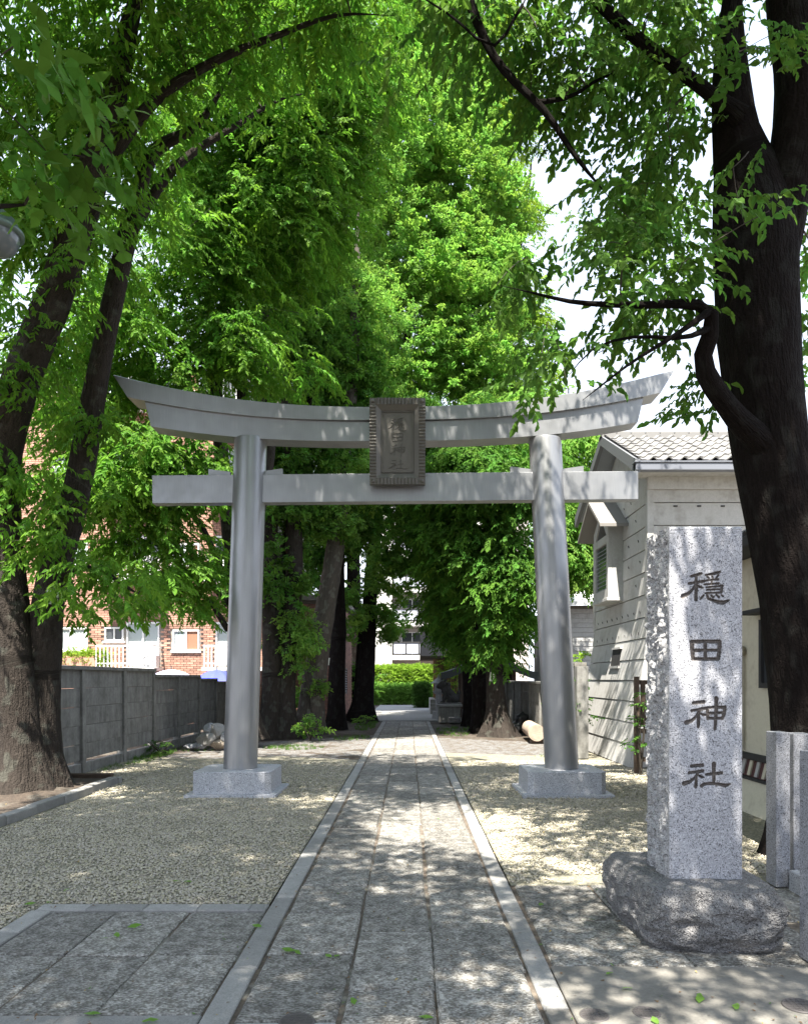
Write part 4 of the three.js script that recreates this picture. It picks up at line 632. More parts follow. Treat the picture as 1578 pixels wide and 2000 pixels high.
// low house with pale gable seen between right pillar and boarded house
{ const t = thing('rear_house', 'far small house with grey ribbed wall and pale roof right of the gate pillar', 'house', [7.3, 0, -27]); const wl = []; mesh('wall', [box(-1.9, 4, 0, 4.2, -5, 0)], M.concrete, t); for (let k = 0; k < 24; k++) mesh('siding_board', hexa([[-1.93, k * 0.17, 0.03], [4, k * 0.17, 0.03], [4, k * 0.17, 0.0], [-1.93, k * 0.17, 0.0]], [[-1.93, k * 0.17 + 0.165, 0.012], [4, k * 0.17 + 0.165, 0.012], [4, k * 0.17 + 0.165, 0.0], [-1.93, k * 0.17 + 0.165, 0.0]]), M.siding, t); mesh('roof', [hexa([[-2.4, 4.15, 0.6], [4, 4.15, 0.6], [4, 5.4, -2.5], [-2.4, 5.4, -2.5]], [[-2.4, 4.3, 0.6], [4, 4.3, 0.6], [4, 5.55, -2.5], [-2.4, 5.55, -2.5]])], M.white, t); }
// small wooden shrine with stone steps
{
  const t = thing('wooden_shrine', 'small tan timber shrine building with stone steps beside the far end of the path', 'shrine building', [1.9, 0, -34]);
  const stone = mesh('stone_base', [box(-0.9, 2.4, 0, 0.62, -2.4, 0.9, 0.02)], M.cut, t); for (let k = 0; k < 4; k++) mesh('step', box(-0.95 + 0.0, 0.2, 0, 0.62 - k * 0.155 - 0.004, 0.9 + k * 0.28, 0.9 + (k + 1) * 0.28 - 0.004, 0.012), M.cut, t);
  mesh('post', box(-0.72, -0.58, 0.62, 2.5, 0.5, 0.64), M.tanWood, t); mesh('post', box(1.6, 1.74, 0.62, 2.5, 0.5, 0.64), M.tanWood, t); mesh('post', box(-0.72, -0.58, 0.62, 2.5, -1.9, -1.76), M.tanWood, t);
  mesh('wall', [box(-0.6, 1.62, 0.62, 2.48, -1.9, 0.5)], M.tanWood, t); const d = mesh('door', [box(-0.35, 0.5, 0.64, 2.2, 0.502, 0.54)], M.tanWood, t); for (let k = 0; k < 7; k++) mesh('lattice_bar', box(-0.33 + k * 0.13, -0.30 + k * 0.13, 0.7, 2.15, 0.542, 0.57), M.brownWood, d); mesh('lintel', [box(-0.85, 1.9, 2.42, 2.56, 0.42, 0.7)], M.brownWood, t);
  const prof = [[-1.9, 2.55], [0, 3.75], [1.9, 2.55]]; const deck = (s) => hexa([[-1.35, 2.42, s * 1.85 - 0.7], [2.6, 2.42, s * 1.85 - 0.7], [2.6, 3.7, -0.7], [-1.35, 3.7, -0.7]], [[-1.35, 2.54, s * 1.9 - 0.7], [2.6, 2.54, s * 1.9 - 0.7], [2.6, 3.86, -0.7], [-1.35, 3.86, -0.7]]); mesh('roof', [deck(1), deck(-1), box(-1.4, 2.65, 3.8, 3.98, -0.85, -0.55, 0.03)], std({ color: lin(0.09, 0.07, 0.055), roughness: 0.7 }), t);
}
// water pavilion, guardian statue on its pedestal, basin
{
  const t = thing('water_pavilion', 'open timber pavilion with dark sloping roof behind the guardian statue', 'pavilion', [2.9, 0, -28]);
  for (const [x, z] of [[-0.9, 0.8], [0.95, 0.8], [-0.9, -0.9], [0.95, -0.9]]) mesh('post', box(x - 0.07, x + 0.07, 0, 2.0, z - 0.07, z + 0.07), M.brownWood, t);
  const rf = []; const sec = (x) => { const k = Math.abs(x) / 1.75; return 2.55 - 0.85 * Math.pow(k, 0.8) ; }; for (const s of [-1, 1]) rf.push(grid(16, 1, (u, v) => { const x = s * u * 1.75; return [x, sec(x) + (u > 0.8 ? (u - 0.8) * 0.25 : 0), lerp(1.5, -1.6, s > 0 ? v : 1 - v)]; }), grid(16, 1, (u, v) => { const x = s * u * 1.75; return [x, sec(x) + (u > 0.8 ? (u - 0.8) * 0.25 : 0) - lerp(0, 0.26, v), s > 0 ? 1.5 : 1.5]; })); mesh('roof', rf, std({ color: lin(0.035, 0.042, 0.042), roughness: 0.75, side: THREE.DoubleSide }), t); mesh('beam', [box(-1.2, 1.25, 1.86, 2.0, 0.74, 0.86), box(-1.2, 1.25, 1.86, 2.0, -0.96, -0.84)], M.brownWood, t);
  const b = thing('water_basin', 'square stone water basin under the dark pavilion roof', 'basin', [2.85, 0, -27.7]); mesh('trough', [box(-0.55, 0.55, 0, 0.62, -0.4, 0.4, 0.03), box(-0.6, 0.6, 0.621, 0.7, 0.3, 0.45, 0.01), box(-0.6, 0.6, 0.621, 0.7, -0.45, -0.3, 0.01)], M.rock, b);
  const p = thing('statue_pedestal', 'mossy stone pedestal under the guardian lion-dog', 'pedestal', [1.42, 0, -26.2]); mesh('block', [box(-0.38, 0.38, 0, 0.56, -0.42, 0.42, 0.02)], M.panel, p); mesh('cornice', [box(-0.44, 0.44, 0.562, 0.65, -0.48, 0.48, 0.02)], M.cut, p); mesh('stone', [box(-0.05, 0.35, 0, 0.22, 0.45, 0.8, 0.05)], M.rock, p); mesh('low_block', [box(0.45, 1.25, 0, 0.48, 0.0, 0.5, 0.03)], M.panel, p);
  const k = thing('guardian_statue', 'dark stone seated guardian lion-dog facing the path on a pedestal', 'statue', [1.42, 0.65, -26.2]);
  const bones = [[[0.16, 0.16, 0], [-0.08, 0.46, 0], 0.19, 0.17], [[-0.1, 0.5, 0], [-0.2, 0.66, 0], 0.15, 0.14], [[-0.2, 0.68, 0.02], [-0.34, 0.64, 0.03], 0.14, 0.085], [[-0.36, 0.6, 0.03], [-0.37, 0.6, 0.03], 0.06, 0.06]]; for (const s of [-1, 1]) bones.push([[-0.12, 0.42, s * 0.1], [-0.2, 0.06, s * 0.12], 0.08, 0.055], [[-0.2, 0.04, s * 0.12], [-0.3, 0.035, s * 0.12], 0.05, 0.04], [[0.18, 0.16, s * 0.12], [0.0, 0.2, s * 0.16], 0.13, 0.08], [[0.0, 0.2, s * 0.17], [0.06, 0.04, s * 0.17], 0.07, 0.045], [[0.06, 0.04, s * 0.17], [-0.06, 0.035, s * 0.17], 0.05, 0.04], [[-0.14, 0.82, s * 0.11], [-0.1, 0.86, s * 0.13], 0.04, 0.02], [[-0.02, 0.68, s * 0.1], [-0.03, 0.54, s * 0.12], 0.08, 0.05]); bones.push([[0.3, 0.16, 0], [0.34, 0.5, 0], 0.08, 0.03], [[0.33, 0.3, 0], [0.4, 0.42, 0], 0.07, 0.02]);
  mesh('body', blobBody(bones, 0.05, 56, (x, y, z) => 0.008 * Math.sin(x * 60 + y * 30) * Math.cos(z * 50)), std({ color: lin(0.032, 0.03, 0.028), roughness: 0.9 }), k); mesh('plinth', [box(-0.4, 0.42, 0, 0.05, -0.26, 0.26, 0.01)], M.rock, k);
  const s = thing('stone_lantern', 'pale stone lantern between guardian statue and wooden shrine', 'lantern', [1.16, 0, -28.6]); mesh('base', bar(V(0, 0, 0), V(0, 0.28, 0), 0.32, 6, 0.26), M.granite, s); mesh('shaft', bar(V(0, 0.28, 0), V(0, 0.95, 0), 0.13, 12, 0.12), M.granite, s); mesh('firebox', [bar(V(0, 0.95, 0), V(0, 1.06, 0), 0.2, 6, 0.28), bar(V(0, 1.062, 0), V(0, 1.36, 0), 0.19, 6, 0.19)], M.granite, s); mesh('cap', [bar(V(0, 1.362, 0), V(0, 1.55, 0), 0.36, 6, 0.1), bar(V(0, 1.552, 0), V(0, 1.7, 0), 0.07, 8, 0.02)], M.granite, s);
}
// the log, the dark sacks, the rock pile
{
  const a = P(1048, 1434, 17.7), b = P(1033, 1416, 19.6), t = thing('felled_log', 'pale barkless log lying beside the right gate pillar', 'log', [a.x, 0.25, a.z]), d = b.clone().sub(a);
  const g = new THREE.CylinderGeometry(0.19, 0.2, d.length(), 24, 12), p = g.attributes.position; for (let i = 0; i < p.count; i++) { const f = 1 + 0.06 * fbm(p.getX(i) * 5, p.getY(i) * 1.5, p.getZ(i) * 5); p.setX(i, p.getX(i) * f); p.setZ(i, p.getZ(i) * f); } g.computeVertexNormals(); g.translate(0, d.length() / 2, 0); g.applyQuaternion(new THREE.Quaternion().setFromUnitVectors(V(0, 1, 0), V(d.x, 0, d.z).normalize())); mesh('trunk', metric(g), std({ map: T.wood, color: lin(0.42, 0.33, 0.26), roughness: 0.9 }), t);
  mesh('block', [box(-0.12, 0.18, -0.27, -0.18, -0.35, -0.1, 0.01)], M.brownWood, t);
  const s = thing('dark_sack', 'black bulky sacks heaped at the foot of the right fence', 'sacks', [2.95, 0, -20.6]); mesh('sack', blobBody([[[0, 0.16, 0], [0.1, 0.2, 0], 0.2, 0.17], [[0.35, 0.15, 0.05], [0.4, 0.2, 0], 0.17, 0.15], [[0.15, 0.42, 0], [0.25, 0.45, 0], 0.15, 0.13], [[0.2, 0.56, 0], [0.21, 0.6, 0], 0.06, 0.04]], 0.05, 40, (x, y, z) => 0.03 * fbm(x * 7, y * 7, z * 7)), std({ color: lin(0.015, 0.016, 0.017), roughness: 0.35 }), s);
  const rocks = [[392, 1456, 0.16, 0.6, 'low wedge-shaped grey rock at the left front of the rock pile'], [408, 1442, 0.24, 0.8, 'big grey rock in the middle of the pile by the fence'], [432, 1452, 0.22, 0.75, 'squared tan rock in front of the rock pile'], [412, 1424, 0.14, 1, 'upright pale rock topping the rock pile'], [424, 1430, 0.2, 1, 'grey rock on the right of the rock pile behind the pillar'], [446, 1440, 0.2, 0.7, 'rock half hidden by the left gate pillar'], [372, 1464, 0.13, 0.5, 'small brown brick-like rock left of the pile']];
  rocks.forEach(([px, py, r, k, label], i) => { const p = P(px, py, 16.2); const o = thing('rock', label, 'rock', [p.x, Math.max(r * 0.5, p.y), p.z], 'rocks piled by the left fence'); const g = new THREE.IcosahedronGeometry(r, 5), q = g.attributes.position; const dirs = Array.from({ length: 9 }, () => V(gauss(), gauss(), gauss()).normalize()); for (let j = 0; j < q.count; j++) { const v = V(q.getX(j), q.getY(j), q.getZ(j)).normalize(); let c = 1.0; for (const dd of dirs) { const e = v.dot(dd); if (e > 0.3) c = Math.min(c, 0.72 / e); } c *= 1 + 0.08 * fbm(v.x * 4 + i, v.y * 4, v.z * 4); q.setXYZ(j, v.x * r * c * 1.15, v.y * r * c * k, v.z * r * c); } g.computeVertexNormals(); mesh('stone', metric(g), i % 3 === 1 ? M.cut : std({ map: T.granite, color: i === 2 ? lin(0.95, 0.8, 0.62) : lin(0.8, 0.8, 0.82), roughness: 0.9 }), o); });
}
// street lamp at the upper left edge
{
  const p = P(-8, 457, 6.4), t = thing('street_lamp', 'round street lamp head with green metal cap at the left edge', 'street lamp', [p.x - 0.75, 0, p.z]);
  mesh('pole', [bar(V(0, 0, 0), V(0, p.y + 0.55, 0), 0.06, 12, 0.045)], std({ color: lin(0.1, 0.14, 0.12), roughness: 0.5, metalness: 0.3 }), t);
  mesh('arm', new THREE.TubeGeometry(new THREE.CatmullRomCurve3([V(0, p.y + 0.5, 0), V(0.35, p.y + 0.62, 0), V(0.66, p.y + 0.5, 0), V(0.75, p.y + 0.2, 0)]), 16, 0.025, 8), std({ color: lin(0.1, 0.14, 0.12), roughness: 0.5, metalness: 0.3 }), t);
  const cap = new THREE.LatheGeometry([[0.02, 0.22], [0.08, 0.2], [0.16, 0.13], [0.20, 0.05], [0.225, 0.03], [0.225, 0.0], [0.19, -0.005]].map(([a, b]) => new THREE.Vector2(a, b)), 32); cap.translate(0.75, p.y, 0); mesh('cap', cap, std({ color: lin(0.12, 0.17, 0.16), roughness: 0.4, metalness: 0.3, side: THREE.DoubleSide }), t);
  const gl = new THREE.LatheGeometry([[0.19, 0.0], [0.185, -0.06], [0.15, -0.13], [0.08, -0.17], [0, -0.18]].map(([a, b]) => new THREE.Vector2(a, b)), 32); gl.translate(0.75, p.y - 0.004, 0); mesh('globe', gl, std({ color: lin(0.13, 0.15, 0.17), roughness: 0.12 }), t); mesh('bulb', (() => { const g = new THREE.SphereGeometry(0.06, 12, 10); g.translate(0.75, p.y - 0.07, 0); return g; })(), M.white, t);
}
// notices on the trunks
function notice(label, px, py, d, w, h, turn, lines) {
  const c = document.createElement('canvas'); c.width = 96; c.height = Math.round(96 * h / w); const k = c.getContext('2d'); k.fillStyle = '#d9dfd2'; k.fillRect(0, 0, c.width, c.height); k.fillStyle = '#5d6a62'; if (lines) { k.fillRect(34, 10, 28, 5); for (let r = 0; r < 6; r++) for (let x = 14; x < 80; x += 7) if ((x * 7 + r * 13) % 5) k.fillRect(x, 24 + r * 12 + (r > 1 ? 4 : 0), 5, 5); }
  const map = new THREE.CanvasTexture(c); map.colorSpace = THREE.SRGBColorSpace; const p = P(px, py, d), t = thing('notice_board', label, 'notice', [p.x, p.y, p.z]); t.rotation.set(0.0, turn, -0.12);
  mesh('backing', box(-w / 2 - 0.012, w / 2 + 0.012, -h / 2 - 0.012, h / 2 + 0.012, -0.02, -0.002, 0.003), M.iron, t); const g = new THREE.PlaneGeometry(w, h); g.translate(0, 0, 0.002); mesh('sheet', g, new THREE.MeshStandardMaterial({ map, roughness: 0.7 }), t);
}
notice('small white printed notice fixed to the big left trunk', 103, 1165, 9.86, 0.155, 0.2, 0.1, true);
notice('blank cream plate on the tall trunk right of the path', 961, 1322, 19.95, 0.13, 0.24, 0.1, false);
notice('small pale plate on the furrowed leaning trunk', 641, 1292, 20.7, 0.07, 0.2, 0.3, false);

// ---------------------------------------------------------------- trees
function limb(pts, seg = 14, rough = 0.08, flare = 0) {   // a tapering limb through [x, y, z, r], its surface uneven
  const c = new THREE.CatmullRomCurve3(pts.map((p) => V(p[0], p[1], p[2])), false, 'centripetal'), len = c.getLength(), n = Math.max(4, Math.round(len / 0.14)), pos = [], uv = [], idx = [], cum = c.getLengths(pts.length * 20);
  const rAt = (t) => { const k = t * (pts.length - 1), i = Math.min(pts.length - 2, Math.floor(k)); return lerp(pts[i][3], pts[i + 1][3], k - i); };
  let side = V(1, 0, 0); const ph = rnd() * 50;
  for (let i = 0; i <= n; i++) { const tu = i / n, t = c.getUtoTmapping(tu), p = c.getPoint(t), d = c.getTangent(t); side = side.clone().sub(d.clone().multiplyScalar(side.dot(d))).normalize(); const up = d.clone().cross(side), r = rAt(t) * (1 - 0.6 * sst(tu, 0.85, 1));
    for (let k = 0; k <= seg; k++) { const a = (k % seg) / seg * Math.PI * 2, l = tu * len, f = 1 + rough * (1.3 * fbm(Math.cos(a) * 1.6 + ph, l * 0.7, Math.sin(a) * 1.6, 3) + 0.7 * fbm(Math.cos(a) * 5, l * 2.2 + ph, Math.sin(a) * 5, 2)) * 2 + flare * Math.pow(Math.max(0, 1 - l / 1.1), 2.2) * (0.55 + 0.75 * Math.pow(0.5 + 0.5 * Math.cos(a * 5 + ph + Math.sin(a * 2) * 1.2), 2));
      const q = p.clone().addScaledVector(side, Math.cos(a) * r * f).addScaledVector(up, Math.sin(a) * r * f); pos.push(q.x, q.y, q.z); uv.push(k / seg * Math.max(1, Math.round(r * 6.28)), l); } }
  for (let i = 0; i < n; i++) for (let k = 0; k < seg; k++) { const a = i * (seg + 1) + k, b = a + seg + 1; idx.push(a, b, a + 1, a + 1, b, b + 1); }
  const g = new THREE.BufferGeometry(); g.setAttribute('position', new THREE.Float32BufferAttribute(pos, 3)); g.setAttribute('uv', new THREE.Float32BufferAttribute(uv, 2)); g.setIndex(idx); g.computeVertexNormals();
  const nn = g.attributes.normal; for (let i = 0; i <= n; i++) { const a = i * (seg + 1), b = a + seg; for (const k of [0, 1, 2]) { const m = (nn.array[a * 3 + k] + nn.array[b * 3 + k]) / 2; nn.array[a * 3 + k] = nn.array[b * 3 + k] = m; } }
  return { g, c, rAt, len };
}
// one leaf, base at the origin, pointing along x, folded on its midrib
function leafTris(kind, L, W) {
  const o = []; if (kind === 'fan') { const n = 6, a0 = -1.05, pts = []; for (let i = 0; i <= n; i++) { const a = a0 + (2.1 * i) / n, r = L * (1 - 0.16 * (i === 3 ? 1 : 0)) * (0.96 + 0.04 * Math.cos(i * 2.4)); pts.push([Math.cos(a) * r, 0.04 * L * Math.cos(i * 1.9) - 0.10 * L * Math.abs(a), Math.sin(a) * r * (W / L)]); } for (let i = 0; i < n; i++) o.push([[0, 0, 0], pts[i + 1], pts[i]]); return o; }
  const f = 0.22 * W, d = -0.12 * L, B = [0, 0, 0], Tp = [L, d * 1.6, 0], l1 = [L * 0.3, f * 0.8 + d * 0.1, W * 0.5], l2 = [L * 0.66, f * 0.6 + d * 0.7, W * 0.42], r1 = [l1[0], l1[1], -l1[2]], r2 = [l2[0], l2[1], -l2[2]]; return [[B, l1, l2], [B, l2, Tp], [B, r2, r1], [B, Tp, r2]];
}
function spray(kind, n, len, L, W, spread, droop, sd) {   // a twig end with its leaves
  const keep = seed; seed = sd; const pos = [], m = new THREE.Matrix4(), q = new THREE.Quaternion(), e = new THREE.Euler(0, 0, 0, 'YXZ'), v = V(0, 0, 0);
  for (let i = 0; i < n; i++) { const t = kind === 'fan' ? rnd() : (i + 0.6) / n, s = i % 2 ? 1 : -1, k = R(0.72, 1.12), off = kind === 'fan' ? 0.05 : 0.0;
    e.set(R(-0.7, 0.7), s * lerp(1.15, 0.35, t) + R(-0.3, 0.3), -droop + R(-0.45, 0.3)); if (kind === 'fan') e.set(R(-1, 1), R(-3.1, 3.1), R(-0.9, 0.5));
    q.setFromEuler(e); m.compose(V(t * len, -0.22 * len * t * t + R(-off, off), s * 0.006 + R(-spread, spread)), q, V(k, k, k));
    for (const tri of leafTris(kind, L, W)) for (const p of tri) { v.set(...p).applyMatrix4(m); pos.push(v.x, v.y, v.z); } }
  if (kind !== 'fan') for (const [a, b] of [[0, 0.5], [0.5, 1]]) { const A = [a * len, -0.22 * len * a * a, 0], B = [b * len, -0.22 * len * b * b, 0]; pos.push(A[0], A[1], 0.002, B[0], B[1], 0.0015, B[0], B[1], -0.0015, A[0], A[1], 0.002, B[0], B[1], -0.0015, A[0], A[1], -0.002); }
  seed = keep; const g = new THREE.BufferGeometry(); g.setAttribute('position', new THREE.Float32BufferAttribute(pos, 3)); g.computeVertexNormals(); return g;
}
const SPRAY = {
  zelkova: [1, 2].map((s) => spray('lance', 11, 0.40, 0.108, 0.040, 0.012, 0.3, s * 77)),
  zelkovaFar: [1, 2].map((s) => spray('lance', 18, 0.52, 0.125, 0.05, 0.05, 0.28, s * 91)),
  cherry: [1, 2].map((s) => spray('lance', 10, 0.32, 0.084, 0.045, 0.014, 0.3, s * 55)),
  ginkgo: [1, 2].map((s) => spray('fan', 14, 0.30, 0.058, 0.066, 0.07, 0.3, s * 33)),
  ginkgoFar: [1, 2].map((s) => spray('fan', 20, 0.42, 0.075, 0.085, 0.10, 0.3, s * 37)),
  shrub: [1, 2].map((s) => spray('lance', 14, 0.2, 0.06, 0.03, 0.04, 0.1, s * 43)),
};
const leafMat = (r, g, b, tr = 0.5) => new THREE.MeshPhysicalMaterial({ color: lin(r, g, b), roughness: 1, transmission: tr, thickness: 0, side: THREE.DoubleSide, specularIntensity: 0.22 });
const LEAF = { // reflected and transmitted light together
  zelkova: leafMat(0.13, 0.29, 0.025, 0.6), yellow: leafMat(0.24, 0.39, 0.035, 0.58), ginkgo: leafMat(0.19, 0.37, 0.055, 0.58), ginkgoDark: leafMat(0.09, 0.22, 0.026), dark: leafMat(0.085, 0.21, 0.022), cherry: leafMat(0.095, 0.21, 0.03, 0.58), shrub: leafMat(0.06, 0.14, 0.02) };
const blob = (px, py, d, rpx, rpy, rd, w = 1) => { const c = P(px, py, d); return [c.x, c.y, c.z, rpx / F * d, rpy / F * d, rd, w]; };
const ptz = (list) => list.map(([px, py, d, r]) => { const p = P(px, py, d); return [p.x, p.y, p.z, r]; });
let leafCount = 0, triCount = 0;
function tree(o) {
  const base = o.base, t = thing(o.name, o.label, o.category ?? 'tree', [base.x, 0, base.z], o.group), L = (p) => [p[0] - base.x, p[1], p[2] - base.z, ...p.slice(3)];
  seed = o.seed;
  const nodes = [], trunks = [], boughs = [];
  o.limbs.forEach((pts, i) => { const l = limb(pts.map(L), i < (o.thick ?? 99) ? 22 : 12, o.rough ?? 0.07, i < (o.flared ?? 1) ? (o.flare ?? 0.8) : 0); (pts[0][3] > 0.16 ? trunks : boughs).push(l.g); const n = Math.max(3, Math.round(l.len / 0.3)); for (let k = 0; k <= n; k++) { const p = l.c.getPoint(k / n); if (p.y > (o.bare ?? 2)) nodes.push([p.x, p.y, p.z, l.rAt(k / n)]); } });
  if (trunks.length) mesh('trunk', trunks, o.bark ?? M.bark, t); if (boughs.length) mesh('limb', boughs, o.bark ?? M.bark, t);
  if (!nodes.length) nodes.push([0, 0.1, 0, 0.03]);
  // branch ends wanted in the crown
  let tot = 0; for (const b of o.blobs) tot += b[6] * b[3] * b[4] * b[5]; const targets = [];
  for (const b of o.blobs) { const k = Math.max(3, Math.round(o.branches * b[6] * b[3] * b[4] * b[5] / tot)); for (let i = 0; i < k; i++) { const u = V(gauss(), gauss(), gauss()).normalize(), r = Math.pow(rnd(), o.shell ?? 0.5); const p = L([b[0] + u.x * b[3] * r, b[1] + u.y * b[4] * r, b[2] + u.z * b[5] * r]); if (p[1] > (o.floor ?? 1.6)) targets.push(p); } }
  const dist = (p) => { let m = 1e9, w = 0; nodes.forEach((q, i) => { const d = (p[0] - q[0]) ** 2 + (p[1] - q[1]) ** 2 * (q[1] > p[1] ? 2.2 : 1) + (p[2] - q[2]) ** 2; if (d < m) { m = d; w = i; } }); return [m, w]; };
  targets.forEach((p) => { p[4] = dist(p)[0]; }); targets.sort((a, b) => a[4] - b[4]);
  const twigs = [], sets = [[], []], m = new THREE.Matrix4(), ex = V(0, 0, 0), ey = V(0, 0, 0), ez = V(0, 0, 0), sp = o.sprays, dr = o.droop ?? 0.4;
  for (const p of targets) {
    const q = nodes[dist(p)[1]], d = Math.hypot(p[0] - q[0], p[1] - q[1], p[2] - q[2]); if (d < 0.12) continue;
    const r0 = Math.min(q[3] * 0.6, 0.006 + 0.009 * d), a = V(q[0], q[1], q[2]), b = V(p[0], p[1], p[2]), j = 0.12 * d;
    const mid = a.clone().lerp(b, 0.5).add(V(R(-j, j), R(0.02, 0.14) * d, R(-j, j))), cv = new THREE.QuadraticBezierCurve3(a, mid, b), n = Math.max(3, Math.min(9, Math.round(d / 0.3)));
    const g = new THREE.TubeGeometry(cv, n, 1, 4), pp = g.attributes.position; for (let i = 0; i <= n; i++) { const c = cv.getPointAt(i / n), r = lerp(r0, 0.004, i / n); for (let k = 0; k <= 4; k++) { const x = i * 5 + k; pp.setXYZ(x, c.x + (pp.getX(x) - c.x) * r, c.y + (pp.getY(x) - c.y) * r, c.z + (pp.getZ(x) - c.z) * r); } } twigs.push(g);
    for (let i = 1; i <= n; i++) { const c = cv.getPoint(i / n); nodes.push([c.x, c.y, c.z, lerp(r0, 0.004, i / n)]); }
    const cnt = Math.round(sp * R(0.7, 1.3) * clamp(d / 1.2, 0.6, 1.6));
    const dirH = Math.atan2(b.z - a.z, b.x - a.x);
    for (let i = 0; i < cnt; i++) {
      const u = 1 - Math.pow(rnd(), 1.3) * Math.min(0.85, 1.3 / d), c = cv.getPoint(u), s = o.puff ?? 0.32, az = dirH + gauss() * 1.5;
      const pos = V(c.x + gauss() * s, c.y + gauss() * s * 0.62, c.z + gauss() * s); ex.set(Math.cos(az), -dr + gauss() * 0.45, Math.sin(az)).normalize(); ey.set(gauss() * 0.35, 1, gauss() * 0.35); ez.copy(ex).cross(ey).normalize(); ey.copy(ez).cross(ex);
      const k = R(0.55, 1.25) * (o.scale ?? 1); m.makeBasis(ex.multiplyScalar(k), ey.multiplyScalar(k), ez.multiplyScalar(k)).setPosition(pos); sets[i % 2].push([m.clone(), R(0.75, 1.25), R(-1, 1)]); ex.set(1, 0, 0);
    }
  }
  if (twigs.length) mesh('branches', twigs, M.twig, t).userData.kind = 'stuff';
  if (o.merged) {                                          // near crowns: one mesh of leaves
    const geos = o.spray.map((g) => [g.attributes.position.array, g.attributes.normal.array]); let n = 0; sets.forEach((l, i) => { n += l.length * geos[i][0].length; });
    const P3 = new Float32Array(n), N9 = new Float32Array(n), C3 = new Float32Array(n); let k = 0;
    sets.forEach((l, i) => { const [gp, gn] = geos[i]; for (const [a, v, w] of l) { const e = a.elements, s = Math.hypot(e[0], e[1], e[2]), cr = v * (1 + 0.16 * w), cb = v * (1 - 0.1 * w); for (let j = 0; j < gp.length; j += 3, k += 3) { const x = gp[j], y = gp[j + 1], z = gp[j + 2], nx = gn[j], ny = gn[j + 1], nz = gn[j + 2]; for (let c = 0; c < 3; c++) { P3[k + c] = e[c] * x + e[4 + c] * y + e[8 + c] * z + e[12 + c]; N9[k + c] = (e[c] * nx + e[4 + c] * ny + e[8 + c] * nz) / s; } C3[k] = cr; C3[k + 1] = v; C3[k + 2] = cb; } leafCount++; } });
    const g = new THREE.BufferGeometry(); g.setAttribute('position', new THREE.BufferAttribute(P3, 3)); g.setAttribute('normal', new THREE.BufferAttribute(N9, 3)); g.setAttribute('color', new THREE.BufferAttribute(C3, 3));
    const lm = o.leaf.clone(); lm.vertexColors = true; const cm = mesh('crown', g, lm, t); cm.userData.kind = 'stuff'; triCount += n / 9; return t;
  }
  sets.forEach((list, i) => { if (!list.length) return; const im = new THREE.InstancedMesh(o.spray[i % o.spray.length], o.leaf, list.length), c = new THREE.Color(); list.forEach(([a, v, w], k) => { im.setMatrixAt(k, a); im.setColorAt(k, c.setRGB(v * (1 + 0.16 * w), v, v * (1 - 0.1 * w))); }); im.name = 'crown'; im.userData.kind = 'stuff'; t.add(im); leafCount += list.length; });
  return t;
}
// 1 the big forked zelkova on the left
tree({ name: 'zelkova_tree', label: 'big forked tree with a white notice on its trunk at the left edge', seed: 11, base: P(50, 1545, 10.2), bark: M.bark, flared: 3, flare: 0.75, rough: 0.07, bare: 2.6,
  limbs: [ptz([[78, 1560, 10.3, 0.30], [80, 1430, 10.25, 0.27], [84, 1300, 10.2, 0.235], [100, 1150, 10.1, 0.205], [150, 960, 10, 0.17], [195, 720, 9.8, 0.14], [245, 480, 9.5, 0.12], [300, 300, 9.2, 0.08], [385, 245, 8.9, 0.045], [450, 140, 8.8, 0.025], [480, 40, 8.7, 0.012]]),
    ptz([[42, 1565, 10.0, 0.34], [40, 1430, 10.0, 0.28], [30, 1280, 9.95, 0.235], [14, 1080, 9.9, 0.22], [6, 900, 9.6, 0.22], [40, 750, 9.2, 0.22], [110, 570, 8.9, 0.2], [195, 300, 8.5, 0.17], [240, 100, 8.2, 0.14], [300, -120, 8, 0.1]]),
    ptz([[-20, 1565, 10.6, 0.3], [-10, 1400, 10.6, 0.24], [-30, 1150, 10.6, 0.2], [-90, 900, 10.6, 0.15], [-160, 500, 10.4, 0.1]]),
    ptz([[195, 330, 8.6, 0.09], [310, 190, 8.3, 0.06], [420, 120, 8.1, 0.042], [540, 70, 7.9, 0.03], [660, 30, 7.7, 0.016], [770, 30, 7.6, 0.006]]), ptz([[240, 480, 9.5, 0.08], [340, 330, 9.6, 0.055], [470, 240, 9.9, 0.032], [560, 190, 10.2, 0.016], [630, 180, 10.4, 0.006]]), ptz([[110, 1130, 10.1, 0.06], [180, 1110, 9.7, 0.04], [270, 1160, 9.4, 0.02]])],
  blobs: [blob(110, 180, 8.4, 230, 220, 2.0), blob(90, 470, 8.8, 160, 120, 1.4), blob(340, 70, 8.2, 230, 120, 1.6, 0.9), blob(600, -30, 7.8, 220, 90, 1.4, 0.7), blob(300, 320, 9.6, 120, 90, 1.1, 0.7), blob(60, 660, 8.8, 130, 100, 1.1, 0.9), blob(60, 980, 9.3, 120, 130, 1.0), blob(200, 1150, 9.3, 150, 75, 0.9, 1.5), blob(110, 830, 9.4, 130, 90, 1.0, 0.8), blob(300, -350, 7.4, 700, 260, 3.0, 0.9), blob(-300, 300, 9, 300, 500, 2.5, 0.5), [-3.8, 8.6, -3.8, 2.3, 1.3, 2.6, 0.9], [-1.6, 9.6, -5.6, 2.2, 1.1, 2.2, 0.8], blob(150, 780, 11.2, 110, 110, 0.9, 0.7), blob(60, 1080, 9.7, 90, 60, 0.8)],
  branches: 740, sprays: 30, spray: SPRAY.zelkova, leaf: LEAF.zelkova, merged: true, droop: 0.38, puff: 0.32 });
